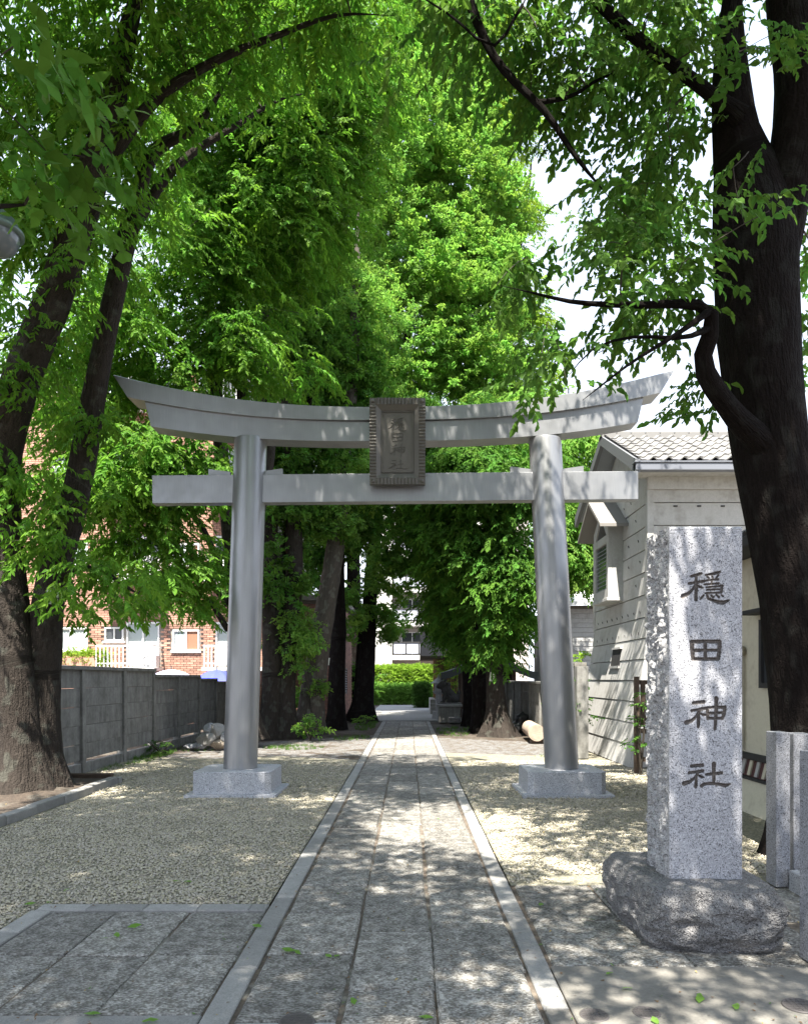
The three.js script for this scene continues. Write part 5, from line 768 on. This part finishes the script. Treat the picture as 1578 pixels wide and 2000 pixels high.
// 2 the zelkova behind the left pillar
tree({ name: 'zelkova_tree', label: 'slender many-stemmed tree rising behind the left gate pillar', seed: 23, base: P(482, 1440, 17), bare: 3.4, flare: 0.6,
  limbs: [ptz([[482, 1445, 17, 0.32], [470, 1250, 17, 0.25], [452, 1050, 17, 0.21], [434, 900, 16.8, 0.16], [405, 560, 16.3, 0.09], [372, 330, 16, 0.05]]), ptz([[462, 1150, 17, 0.17], [478, 900, 17.2, 0.15], [458, 620, 17, 0.1], [420, 430, 16.6, 0.06]]), ptz([[470, 1150, 17, 0.17], [528, 860, 17.6, 0.14], [515, 640, 17.8, 0.1], [560, 400, 17.8, 0.06]]), ptz([[440, 1130, 17, 0.09], [380, 1010, 16.2, 0.06], [300, 960, 15.5, 0.03]]), ptz([[445, 1180, 17, 0.08], [370, 1090, 16, 0.05], [290, 1060, 15.4, 0.025]]), ptz([[445, 1230, 17, 0.07], [400, 1165, 16.4, 0.05], [330, 1140, 15.6, 0.025]])],
  blobs: [blob(520, 250, 15.5, 230, 230, 2.6), blob(400, 520, 15.5, 190, 160, 2.2), blob(590, 430, 16, 130, 170, 2.0), blob(290, 740, 15.2, 140, 130, 1.6), blob(480, 680, 15.8, 170, 110, 1.7, 0.9), blob(320, 930, 15.2, 150, 110, 1.5, 2.6), blob(370, 1110, 15.6, 105, 90, 1.4, 1.6), blob(250, 1060, 15.4, 90, 60, 1.2, 1.4), blob(250, 600, 15, 140, 150, 1.8, 0.8), blob(160, 760, 15.5, 120, 160, 1.6, 1.1), blob(170, 950, 15.5, 130, 80, 1.4, 1.5), blob(640, 120, 15, 190, 180, 2.2, 0.9), blob(400, 200, 14.5, 150, 150, 1.8, 0.8), blob(480, -150, 16, 300, 200, 3, 0.6)],
  branches: 980, sprays: 24, spray: SPRAY.zelkovaFar, leaf: LEAF.zelkova, droop: 0.42, puff: 0.38 });
// 3 the buttressed clump
tree({ name: 'hackberry_tree', label: 'thick buttressed trunk right behind the left gate pillar base', seed: 31, base: P(545, 1440, 19.5), flared: 3, flare: 1.0, bare: 3.4, rough: 0.1,
  limbs: [ptz([[524, 1450, 19.3, 0.28], [530, 1330, 19.4, 0.24], [528, 1150, 19.6, 0.22], [520, 850, 19.8, 0.17], [492, 680, 20, 0.1], [480, 480, 20, 0.06]]), ptz([[556, 1452, 19.5, 0.33], [556, 1330, 19.6, 0.27], [575, 1120, 19.8, 0.22], [560, 780, 20, 0.16], [548, 500, 20, 0.08]]), ptz([[540, 1452, 19.8, 0.35], [545, 1330, 19.8, 0.28], [548, 1150, 20, 0.2], [600, 850, 20.4, 0.12], [620, 600, 20.5, 0.06]])],
  blobs: [blob(560, 620, 20, 110, 150, 1.8), blob(560, 1000, 20, 90, 90, 1.4, 1.2), blob(650, 750, 21.5, 110, 120, 1.6), blob(540, 1110, 19, 55, 60, 0.8, 1.0), blob(600, 860, 20, 110, 90, 1.5), blob(500, 420, 21, 170, 160, 2)],
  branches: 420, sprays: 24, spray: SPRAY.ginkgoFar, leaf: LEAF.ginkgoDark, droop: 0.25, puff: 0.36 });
// 4 the furrowed leaning ginkgo with its sprouts
tree({ name: 'ginkgo_tree', label: 'ginkgo with furrowed leaning trunk and bright green sprouts beside it', seed: 43, base: P(606, 1432, 20.6), bark: M.barkPale, flare: 0.35, bare: 1.2, rough: 0.09, floor: 0.6,
  limbs: [ptz([[602, 1432, 20.6, 0.40], [612, 1350, 20.6, 0.33], [628, 1240, 20.6, 0.29], [648, 1120, 20.7, 0.26], [668, 960, 21, 0.22], [690, 700, 21.5, 0.17], [700, 400, 22, 0.08]]), ptz([[610, 1400, 20.3, 0.03], [600, 1330, 20.1, 0.025], [570, 1260, 19.9, 0.015]])],
  blobs: [blob(572, 1250, 19.7, 55, 75, 0.75, 3.2), blob(560, 1170, 19.8, 50, 50, 0.6, 2), blob(625, 985, 20.5, 95, 75, 1.2, 1.4), blob(690, 930, 21, 90, 70, 1.2, 1.3), blob(700, 650, 22, 110, 150, 1.8, 0.9), blob(690, 300, 23, 120, 200, 2, 0.5), blob(605, 1345, 20.2, 35, 22, 0.3, 3)],
  branches: 400, sprays: 24, spray: SPRAY.ginkgo, leaf: LEAF.ginkgo, droop: 0.2, puff: 0.26 });
// 5 dark straight trunk
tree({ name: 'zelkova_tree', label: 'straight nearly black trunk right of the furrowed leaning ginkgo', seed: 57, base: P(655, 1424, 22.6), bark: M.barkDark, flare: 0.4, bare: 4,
  limbs: [ptz([[656, 1424, 22.6, 0.27], [660, 1250, 22.6, 0.24], [662, 1050, 22.6, 0.2], [690, 850, 23, 0.14], [720, 600, 23.4, 0.07]])],
  blobs: [blob(690, 1010, 22.5, 80, 70, 1.2, 1.2), blob(625, 1090, 23.5, 45, 60, 0.8, 1.5), blob(740, 870, 23, 80, 80, 1.4)], branches: 170, sprays: 22, spray: SPRAY.ginkgoFar, leaf: LEAF.ginkgoDark, droop: 0.3, puff: 0.36 });
// 6 the sunlit ginkgo over the path
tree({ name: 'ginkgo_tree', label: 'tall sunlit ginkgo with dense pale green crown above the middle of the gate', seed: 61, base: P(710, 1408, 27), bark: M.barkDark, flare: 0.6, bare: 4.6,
  limbs: [ptz([[706, 1410, 27, 0.42], [716, 1300, 27, 0.3], [724, 1150, 27, 0.25], [742, 960, 27, 0.22], [790, 700, 27.4, 0.18], [820, 350, 27.6, 0.12], [830, -150, 27.6, 0.05]]), ptz([[696, 1400, 27.2, 0.18], [700, 1320, 27.2, 0.13], [705, 1200, 27, 0.08]])],
  blobs: [blob(860, 560, 25.4, 170, 130, 2.6, 1.2), blob(840, 330, 26, 190, 170, 3, 0.9), blob(880, 720, 25, 170, 75, 2.2, 1.5), blob(820, 100, 26.5, 160, 170, 2.8, 0.6), blob(740, 800, 25, 120, 70, 1.8, 1.0), blob(800, 950, 24.6, 110, 60, 1.5, 1.5), blob(745, 1090, 25.6, 75, 60, 1.2, 1.5), blob(700, 1190, 26.2, 55, 60, 1.0, 1.2), blob(768, 1165, 26.4, 30, 55, 0.8, 1.6), blob(750, 1230, 27.5, 45, 50, 1.0, 1.4), blob(820, -200, 27, 140, 160, 2.5, 0.4), blob(960, 480, 26.5, 80, 120, 1.8, 0.9)],
  branches: 900, sprays: 30, spray: SPRAY.ginkgoFar, leaf: LEAF.ginkgo, droop: 0.15, puff: 0.42 });
// 7, 8, 9 the trunks right of the path
tree({ name: 'hackberry_tree', label: 'tall trunk with a cream plate right of the path', seed: 71, base: P(968, 1440, 20.2), bark: M.bark, flare: 0.85, bare: 3.4,
  limbs: [ptz([[972, 1442, 20.2, 0.34], [967, 1340, 20.2, 0.25], [962, 1220, 20.2, 0.2], [966, 1080, 20.3, 0.17], [950, 940, 20.5, 0.10], [940, 850, 21, 0.03]]), ptz([[965, 1200, 20.2, 0.13], [990, 1100, 20.1, 0.1], [1015, 960, 19.8, 0.06]])],
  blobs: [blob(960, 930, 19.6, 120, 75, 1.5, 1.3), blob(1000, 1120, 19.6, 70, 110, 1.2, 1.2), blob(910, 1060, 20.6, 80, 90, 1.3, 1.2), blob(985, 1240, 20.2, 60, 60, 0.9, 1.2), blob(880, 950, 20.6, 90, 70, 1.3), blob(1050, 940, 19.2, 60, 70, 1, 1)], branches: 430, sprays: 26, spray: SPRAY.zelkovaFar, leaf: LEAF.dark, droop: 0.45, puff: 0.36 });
tree({ name: 'hackberry_tree', label: 'dark trunk left of the plated trunk on the right of the path', seed: 73, base: P(937, 1428, 22), bark: M.barkDark, flare: 0.5, bare: 3.6,
  limbs: [ptz([[944, 1430, 21.6, 0.3], [938, 1330, 21.6, 0.24], [936, 1180, 21.8, 0.2], [915, 960, 22, 0.10], [900, 860, 22, 0.03]])],
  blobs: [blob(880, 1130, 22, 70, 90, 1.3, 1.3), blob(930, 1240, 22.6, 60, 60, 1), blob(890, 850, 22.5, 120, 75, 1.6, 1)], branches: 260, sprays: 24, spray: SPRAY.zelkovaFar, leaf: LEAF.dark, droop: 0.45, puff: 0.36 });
tree({ name: 'hackberry_tree', label: 'farthest dark trunk right of the path, by the pavilion', seed: 79, base: P(922, 1416, 24.6), bark: M.barkDark, flare: 0.5, bare: 3.4,
  limbs: [ptz([[924, 1418, 24.6, 0.3], [918, 1320, 24.6, 0.25], [916, 1200, 24.8, 0.2], [900, 1000, 25, 0.12], [880, 800, 25, 0.05]])],
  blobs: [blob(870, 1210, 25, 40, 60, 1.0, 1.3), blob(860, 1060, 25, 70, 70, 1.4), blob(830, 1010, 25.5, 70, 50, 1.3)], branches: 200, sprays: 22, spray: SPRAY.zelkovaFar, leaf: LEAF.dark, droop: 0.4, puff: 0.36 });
// 10 light zelkova behind the right pillar; 11 yellow-green tree high behind; 12 fill trees beyond
tree({ name: 'zelkova_tree', label: 'light green tree filling the gap between right pillar and boarded house', seed: 83, base: P(1090, 1412, 23.5), flare: 0.5, bare: 3,
  limbs: [ptz([[1090, 1415, 23.5, 0.24], [1095, 1250, 23.5, 0.18], [1110, 1000, 23.5, 0.12], [1110, 760, 23.5, 0.05]])],
  blobs: [blob(1120, 1040, 22.6, 85, 130, 1.6, 1.2), blob(1130, 900, 23, 70, 60, 1.3), blob(1040, 860, 23.6, 110, 60, 1.6), blob(1010, 800, 24, 100, 50, 1.5)], branches: 330, sprays: 24, spray: SPRAY.zelkovaFar, leaf: LEAF.ginkgo, droop: 0.5, puff: 0.38 });
tree({ name: 'zelkova_tree', label: 'yellow green tree with airy top left of the open sky', seed: 89, base: P(985, 1400, 30), flare: 0.5, bare: 5,
  limbs: [ptz([[985, 1402, 30, 0.4], [985, 1100, 30, 0.3], [975, 700, 30, 0.2], [960, 400, 30, 0.12], [930, 100, 30, 0.05]]), ptz([[975, 700, 30, 0.14], [1020, 450, 29.6, 0.08], [1040, 300, 29.5, 0.04]])],
  blobs: [blob(1000, 420, 29.5, 75, 95, 2.0, 1.2), blob(960, 220, 29.5, 110, 110, 2.4, 0.9), blob(1010, 620, 29, 70, 110, 2.0, 1.1), blob(1000, 760, 29, 90, 50, 2), blob(870, 60, 30, 150, 120, 2.5, 0.8)], branches: 420, sprays: 26, spray: SPRAY.zelkovaFar, leaf: LEAF.yellow, droop: 0.25, puff: 0.42 });
tree({ name: 'camphor_tree', label: 'dark dense tree standing behind the ginkgo, left of the middle', seed: 97, base: P(690, 1396, 34), flare: 0.5, bare: 4, bark: M.barkDark,
  limbs: [ptz([[690, 1398, 34, 0.4], [690, 1100, 34, 0.3], [680, 700, 34, 0.2], [670, 300, 34, 0.1]])],
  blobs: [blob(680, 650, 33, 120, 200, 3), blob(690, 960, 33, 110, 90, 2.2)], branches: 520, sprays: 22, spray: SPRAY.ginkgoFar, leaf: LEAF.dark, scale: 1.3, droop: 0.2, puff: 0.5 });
// 13 the cherry on the right
const far = (l, k = 1.15) => l.map(([x, y, d, r]) => [x, y, d * k, r * k * 0.95]);
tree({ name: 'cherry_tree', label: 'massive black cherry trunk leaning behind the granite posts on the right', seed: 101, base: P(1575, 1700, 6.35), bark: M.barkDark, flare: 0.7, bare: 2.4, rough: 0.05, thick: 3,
  limbs: [ptz(far([[1600, 1690, 5.55, 0.27], [1585, 1560, 5.55, 0.25], [1566, 1380, 5.55, 0.235], [1547, 1180, 5.5, 0.235], [1520, 980, 5.45, 0.26], [1494, 800, 5.4, 0.275], [1480, 650, 5.4, 0.29], [1472, 480, 5.4, 0.31], [1462, 380, 5.4, 0.27], [1435, 250, 5.35, 0.16], [1425, 100, 5.2, 0.12], [1440, -150, 5, 0.09]])),
    ptz(far([[1490, 560, 5.4, 0.2], [1528, 400, 5.35, 0.18], [1560, 200, 5.2, 0.17], [1540, 0, 5.1, 0.15], [1520, -250, 4.9, 0.12]])),
    ptz(far([[1445, 230, 5.35, 0.085], [1395, 190, 5.3, 0.05], [1330, 140, 5.2, 0.045], [1250, 80, 5.1, 0.042], [1165, 0, 5.0, 0.04], [1080, -110, 4.9, 0.035], [960, -200, 4.8, 0.025]], 1.12)),
    ptz([[1490, 870, 6.1, 0.12], [1425, 800, 5.8, 0.085], [1372, 705, 5.5, 0.07], [1390, 640, 5.4, 0.06], [1384, 604, 5.35, 0.045], [1330, 594, 5.3, 0.032], [1250, 596, 5.25, 0.024], [1120, 590, 5.2, 0.015], [1040, 572, 5.2, 0.009], [970, 556, 5.3, 0.004]]),
    ptz([[1386, 606, 5.35, 0.03], [1340, 640, 5.2, 0.018], [1290, 672, 5.1, 0.014], [1230, 710, 5.0, 0.010], [1137, 782, 4.9, 0.004]]), ptz([[1388, 640, 5.4, 0.025], [1330, 660, 5.2, 0.015], [1240, 658, 5.2, 0.011], [1160, 680, 5.2, 0.007], [1105, 740, 5.2, 0.003]]),
    ptz([[880, -100, 5.6, 0.045], [955, 95, 5.6, 0.032], [1000, 155, 5.6, 0.03], [1062, 215, 5.6, 0.026], [1120, 300, 5.6, 0.018], [1155, 345, 5.6, 0.012], [1195, 392, 5.6, 0.004]]), ptz([[1050, 200, 5.6, 0.02], [1110, 190, 5.7, 0.015], [1180, 150, 5.9, 0.01], [1260, 130, 6, 0.004]]),
    ptz([[1080, -110, 5.5, 0.035], [960, -140, 5.55, 0.04], [880, -100, 5.6, 0.045]]), ptz([[1020, 10, 5.4, 0.012], [960, 90, 5.3, 0.01], [880, 30, 5.3, 0.008], [800, -20, 5.3, 0.004]])],
  blobs: [blob(1200, 100, 5.8, 210, 110, 1.0, 1.6), blob(1250, 290, 6.4, 150, 85, 0.9, 1.1), blob(1040, 130, 6.0, 130, 110, 0.9, 1.0), blob(1230, 480, 5.8, 170, 55, 0.8, 1.4), blob(1210, 600, 5.6, 190, 60, 0.8, 1.5), blob(1085, 690, 5.3, 55, 60, 0.4, 1.4), blob(1470, 290, 5.0, 80, 150, 0.3, 0.9), blob(1372, 740, 5.9, 25, 60, 0.4, 0.9), blob(1460, 60, 5.2, 110, 90, 0.5, 0.8), blob(880, 60, 5.8, 110, 90, 0.8, 1.0), blob(1570, 600, 7.2, 50, 260, 0.8, 0.6), blob(1000, 560, 5.9, 90, 50, 0.7, 0.7), [2.2, 8.3, -5.6, 2.2, 1.0, 1.6, 0.8], [0.9, 9.2, -6.2, 1.7, 0.8, 1.6, 0.7], blob(1240, 390, 6.6, 150, 60, 0.8, 1.0), [1.6, 7.8, -3.2, 2.0, 1.0, 1.8, 0.3], [0.1, 5.8, -1.6, 1.7, 0.45, 1.7, 0.5], [1.7, 5.7, -1.6, 1.6, 0.45, 1.6, 1.7], blob(1240, 430, 10.5, 150, 90, 1.2, 0.5), blob(1290, 120, 8.4, 130, 110, 1.0, 0.6), [2.8, 9, -3.9, 1.8, 0.9, 1.5, 1.1]],
  branches: 930, sprays: 14, spray: SPRAY.cherry, leaf: LEAF.cherry, merged: true, droop: 0.25, puff: 0.22, shell: 0.6 });
// 14 ginkgo just out of the frame on the left: its low leaves hang into the upper left corner
tree({ name: 'ginkgo_tree', label: 'big fan-shaped leaves hanging in close at the upper left corner', seed: 109, base: V(-2.7, 0, -2.6), bark: M.bark, flare: 0.5, bare: 2.5,
  limbs: [[[-2.7, -0.1, -2.6, 0.26], [-2.75, 1.6, -2.55, 0.2], [-2.7, 4, -2.4, 0.16], [-2.5, 8, -2, 0.08]], [[-2.72, 2.6, -2.5, 0.04], [-2.1, 3.2, -2.7, 0.025], [-1.5, 3.4, -2.9, 0.012]]],
  blobs: [blob(75, 215, 2.7, 130, 105, 0.45, 4.5), [-1.6, 6.5, -1.6, 2.2, 1.8, 2.0, 0.5], [-2.2, 8.6, 0.4, 2.4, 1.4, 2.4, 0.4]], branches: 330, sprays: 9, spray: SPRAY.ginkgo, leaf: LEAF.ginkgoDark, droop: 0.4, puff: 0.2 });
// 15 trees behind and beside the viewer, whose shade falls on the path
tree({ name: 'zelkova_tree', label: 'tall street tree beside the viewer shading the near path', seed: 113, base: V(-3.6, 0, 3.6), flare: 0.5, bare: 4, limbs: [[[-3.6, -0.1, 3.6, 0.3], [-3.4, 4, 3.2, 0.22], [-2.4, 8, 2, 0.14], [-1, 11, 0.5, 0.06]], [[-3.4, 4.5, 3.1, 0.14], [-4, 8, 0, 0.1], [-3.5, 11, -3, 0.05]]],
  blobs: [[-2.2, 9.5, 1.0, 2.6, 1.4, 2.4, 0.4], [-4.2, 10.5, -1.8, 2.6, 1.6, 2.6, 1], [2.6, 10, 1.2, 2.0, 1.2, 2.4, 0.4]], branches: 240, sprays: 20, spray: SPRAY.zelkovaFar, leaf: LEAF.zelkova, droop: 0.5, puff: 0.42 });

// ---------------------------------------------------------------- hedges, shrubs, ground plants
function hedge(name, label, cat, x0, x1, y0, y1, z0, z1, n, leaf, k = 1, group) {
  const c = V((x0 + x1) / 2, 0, (z0 + z1) / 2), t = thing(name, label, cat, [c.x, 0, c.z], group), sets = [[], []], m = new THREE.Matrix4(), q = new THREE.Quaternion(), e = new THREE.Euler(); mesh('stem', Array.from({ length: 7 }, (_, i) => bar(V(lerp(x0, x1, (i + 0.5) / 7) - c.x, 0, 0), V(lerp(x0, x1, (i + 0.5) / 7) - c.x + R(-0.1, 0.1), y1 * 0.85, R(-0.1, 0.1)), 0.02, 5)), M.twig, t);
  for (let i = 0; i < n; i++) { let x = R(x0, x1), y = R(Math.max(0.05, y0), y1), z = R(z0, z1); const f = Math.floor(rnd() * 4); if (f === 0) y = y1 + gauss() * 0.05; else if (f === 1) z = z1 + gauss() * 0.06; else if (f === 2) x = (rnd() < 0.5 ? x0 : x1) + gauss() * 0.05; q.setFromEuler(e.set(R(-1, 1), R(0, 6.28), R(-0.5, 1))); sets[i % 2].push([m.compose(V(x - c.x, y, z - c.z), q, V(k, k, k)).clone(), R(0.7, 1.3)]); }
  sets.forEach((l, i) => { const im = new THREE.InstancedMesh(SPRAY.shrub[i], leaf, l.length), cc = new THREE.Color(); l.forEach(([a, v], j) => { im.setMatrixAt(j, a); im.setColorAt(j, cc.setRGB(v, v, v)); }); im.name = 'foliage'; im.userData.kind = 'stuff'; t.add(im); });
}
seed = 501;
hedge('clipped_hedge', 'clipped two-tier hedge closing the end of the path', 'hedge', -3.4, 1.3, 0, 1.0, -46, -44.6, 5200, LEAF.ginkgo, 1.5);
hedge('clipped_hedge', 'taller hedge rising behind the clipped hedge', 'hedge', -3.0, 1.6, 0.6, 2.15, -47.6, -46.1, 5200, LEAF.yellow, 1.5);
hedge('clipped_hedge', 'small square clipped bush beside the shrine steps', 'bush', 0.42, 1.05, 0, 1.15, -40.2, -39.4, 1500, LEAF.shrub, 1.2);
hedge('flower_box_plants', 'green plants along the brick parapet of the apartment house', 'plants', -11.9, -9.9, 2.0, 2.4, -24.6, -24.15, 500, LEAF.yellow, 0.9);
function bush(label, p, r, h, n, leaf, spraySet, k, name = 'shrub') { seed = Math.round(Math.abs(p.x * 991 + p.z * 577)) + 3; const stems = []; for (let i = 0; i < 5; i++) { const a = i * 1.3 + rnd(); stems.push([[p.x, 0, p.z, 0.014], [p.x + Math.cos(a) * r * 0.4, h * 0.5, p.z + Math.sin(a) * r * 0.4, 0.01], [p.x + Math.cos(a) * r * 0.7, h * 0.85, p.z + Math.sin(a) * r * 0.7, 0.006]]); } tree({ name, category: 'shrub', label, seed, base: p, limbs: stems, flare: 0, bare: 0.02, floor: 0.04, blobs: [[p.x, h * 0.62, p.z, r, h * 0.42, r, 1]], branches: n, sprays: 7, spray: spraySet, leaf, droop: 0.1, puff: 0.08, scale: k, bark: M.twig }); }
bush('bright green bush at the foot of the furrowed ginkgo', G(606, 1446).setY(0), 0.38, 0.6, 40, LEAF.ginkgo, SPRAY.ginkgo, 0.9);
bush('thin sapling beside the right gate pillar', G(1128, 1478).setY(0), 0.32, 1.75, 26, LEAF.dark, SPRAY.shrub, 1.1, 'sapling');
bush('leafy shrub growing through the brown wooden fence', V(3.72, 0, -11.9), 0.16, 1.5, 40, LEAF.dark, SPRAY.shrub, 0.9);
bush('low leafy bush beside the dark trunk left of the far path', G(712, 1412).setY(0).add(V(0.1, 0, 1)), 0.35, 0.35, 22, LEAF.ginkgo, SPRAY.shrub, 1);
bush('rounded bush between trunks left of the path end', V(-2.0, 0, -33), 0.8, 2.4, 70, LEAF.ginkgoDark, SPRAY.shrub, 1.5);
bush('bright shrub in front of the far wooden shrine', V(1.75, 0, -32.3), 0.7, 2.9, 60, LEAF.yellow, SPRAY.shrub, 1.4);
bush('yellow green bush above the right garden wall', V(4.0, 0, -18.6), 0.5, 2.4, 50, LEAF.yellow, SPRAY.shrub, 1.2);
bush('tuft of weeds at the foot of the left concrete fence', V(-5.05, 0, -15.2), 0.4, 0.32, 30, LEAF.shrub, SPRAY.shrub, 0.8, 'weed_clump');
bush('dark bush behind the buttressed trunk left of the path', V(-3.6, 0, -24), 0.9, 1.4, 60, LEAF.dark, SPRAY.shrub, 1.4);
// grass and moss, fallen leaves
{
  const blade = new THREE.BufferGeometry(), pos = []; seed = 77; for (let i = 0; i < 9; i++) { const a = R(0, 6.28), l = R(0.05, 0.11), x = R(-0.03, 0.03), z = R(-0.03, 0.03), b = R(0.01, 0.05); pos.push(x - 0.003 * Math.sin(a), 0, z + 0.003 * Math.cos(a), x + 0.003 * Math.sin(a), 0, z - 0.003 * Math.cos(a), x + Math.cos(a) * b, l, z + Math.sin(a) * b); } blade.setAttribute('position', new THREE.Float32BufferAttribute(pos, 3)); blade.computeVertexNormals();
  const l = [], m = new THREE.Matrix4(), q = new THREE.Quaternion(); const patch = (cx, cz, rx, rz, n) => { for (let i = 0; i < n; i++) { const a = R(0, 6.28), r = Math.sqrt(rnd()), x = cx + Math.cos(a) * r * rx, z = cz + Math.sin(a) * r * rz; if (fbm(x * 2, 0, z * 2) < -0.1) continue; q.setFromAxisAngle(V(0, 1, 0), R(0, 6.28)); const k = R(0.5, 1.1); l.push(m.compose(V(x, -0.02, z), q, V(k, k, k)).clone()); } };
  patch(-2.6, -16.8, 0.7, 0.6, 260); patch(-1.5, -19.5, 0.5, 0.9, 150); patch(-5.1, -14.2, 0.25, 1.8, 420); patch(-1.4, -25, 0.35, 3, 500); patch(1.3, -22, 0.5, 2, 240); patch(2.2, -23, 0.7, 1, 200); patch(-4.7, -17, 0.8, 1.2, 120); patch(-6, -8.3, 1.1, 1.4, 200); patch(-3.4, -23, 1, 2, 300); patch(3.0, -14.9, .5, .3, 40);
  const o = new THREE.InstancedMesh(blade, leafMat(0.08, 0.17, 0.025, 0.35), l.length); l.forEach((a, i) => o.setMatrixAt(i, a)); o.name = numbered('grass'); o.userData.kind = 'stuff'; scene.add(o);
  // fallen leaves large enough to be seen one by one
  const lt = (() => { const p = []; for (const tri of leafTris('fan', 0.05, 0.055)) for (const v of tri) p.push(...v); const g = new THREE.BufferGeometry(); g.setAttribute('position', new THREE.Float32BufferAttribute(p, 3)); g.computeVertexNormals(); return g; })();
  const near = [[1184, 1903], [1223, 1932], [1376, 1956], [1428, 1968], [1270, 1998], [1062, 1770], [497, 1814], [264, 1816], [222, 1830], [204, 1836], [558, 1862], [585, 1860], [636, 1872], [664, 1870], [176, 1987], [295, 1992], [830, 1994], [698, 1958], [350, 1724], [370, 1722], [290, 1562], [62, 1770], [92, 1764], [128, 1740], [1148, 1798]];
  near.forEach(([px, py]) => { const p = G(px, py), where = p.x < -2.52 || -p.z > 5.1 ? 'the pale gravel' : p.x < -0.95 ? 'the left paved crossing' : p.x < 0.76 ? 'the stone path' : 'the concrete beside the boulder', o = mesh('fallen_leaf', lt, LEAF.ginkgo, scene); o.position.set(p.x, 0.012, p.z); o.rotation.set(R(-0.25, 0.25), R(0, 6.28), R(-0.15, 0.25)); o.scale.setScalar(R(0.55, 0.95)); tag(o, 'fresh green leaf lying loose on ' + where, 'leaf', 'fresh green leaves fallen on ' + where); });
  // brown litter and petals in the joints
  const lit = [], c = new THREE.Color(), pt = new THREE.BufferGeometry(); pt.setAttribute('position', new THREE.Float32BufferAttribute([0, 0, 0, 0.02, 0.003, 0.006, 0.02, 0.004, -0.006], 3)); pt.computeVertexNormals(); for (let i = 0; i < 2600; i++) { const x = R(-5, 4), d = 3.3 + Math.pow(rnd(), 1.4) * 15; lit.push([m.compose(V(x, 0.004, -d), q.setFromEuler(new THREE.Euler(R(-0.3, 0.3), R(0, 6.28), R(-0.3, 0.3))), V(1, 1, 1).multiplyScalar(R(0.4, 1.3))).clone(), rnd()]); } const li = new THREE.InstancedMesh(pt, std({ color: lin(1, 1, 1), side: THREE.DoubleSide }), lit.length); lit.forEach(([a, v], i) => { li.setMatrixAt(i, a); li.setColorAt(i, v < 0.7 ? c.setRGB(0.12, 0.075, 0.04) : v < 0.85 ? c.setRGB(0.3, 0.22, 0.08) : c.setRGB(0.08, 0.15, 0.03)); }); li.name = numbered('leaf_litter'); li.userData.kind = 'stuff'; scene.add(li);
}
console.log('sprays', leafCount, 'merged triangles', triCount);

renderer();
function renderer() {
  scene.traverse((o) => { if (o.isMesh) { o.castShadow = true; o.receiveShadow = true; } });
  const r = new THREE.WebGLRenderer({ antialias: true });
  r.setSize(807, 1024); r.toneMapping = THREE.LinearToneMapping; r.toneMappingExposure = EXPOSURE;
  r.shadowMap.enabled = true; r.shadowMap.type = THREE.PCFSoftShadowMap;
  r.render(scene, camera);
}
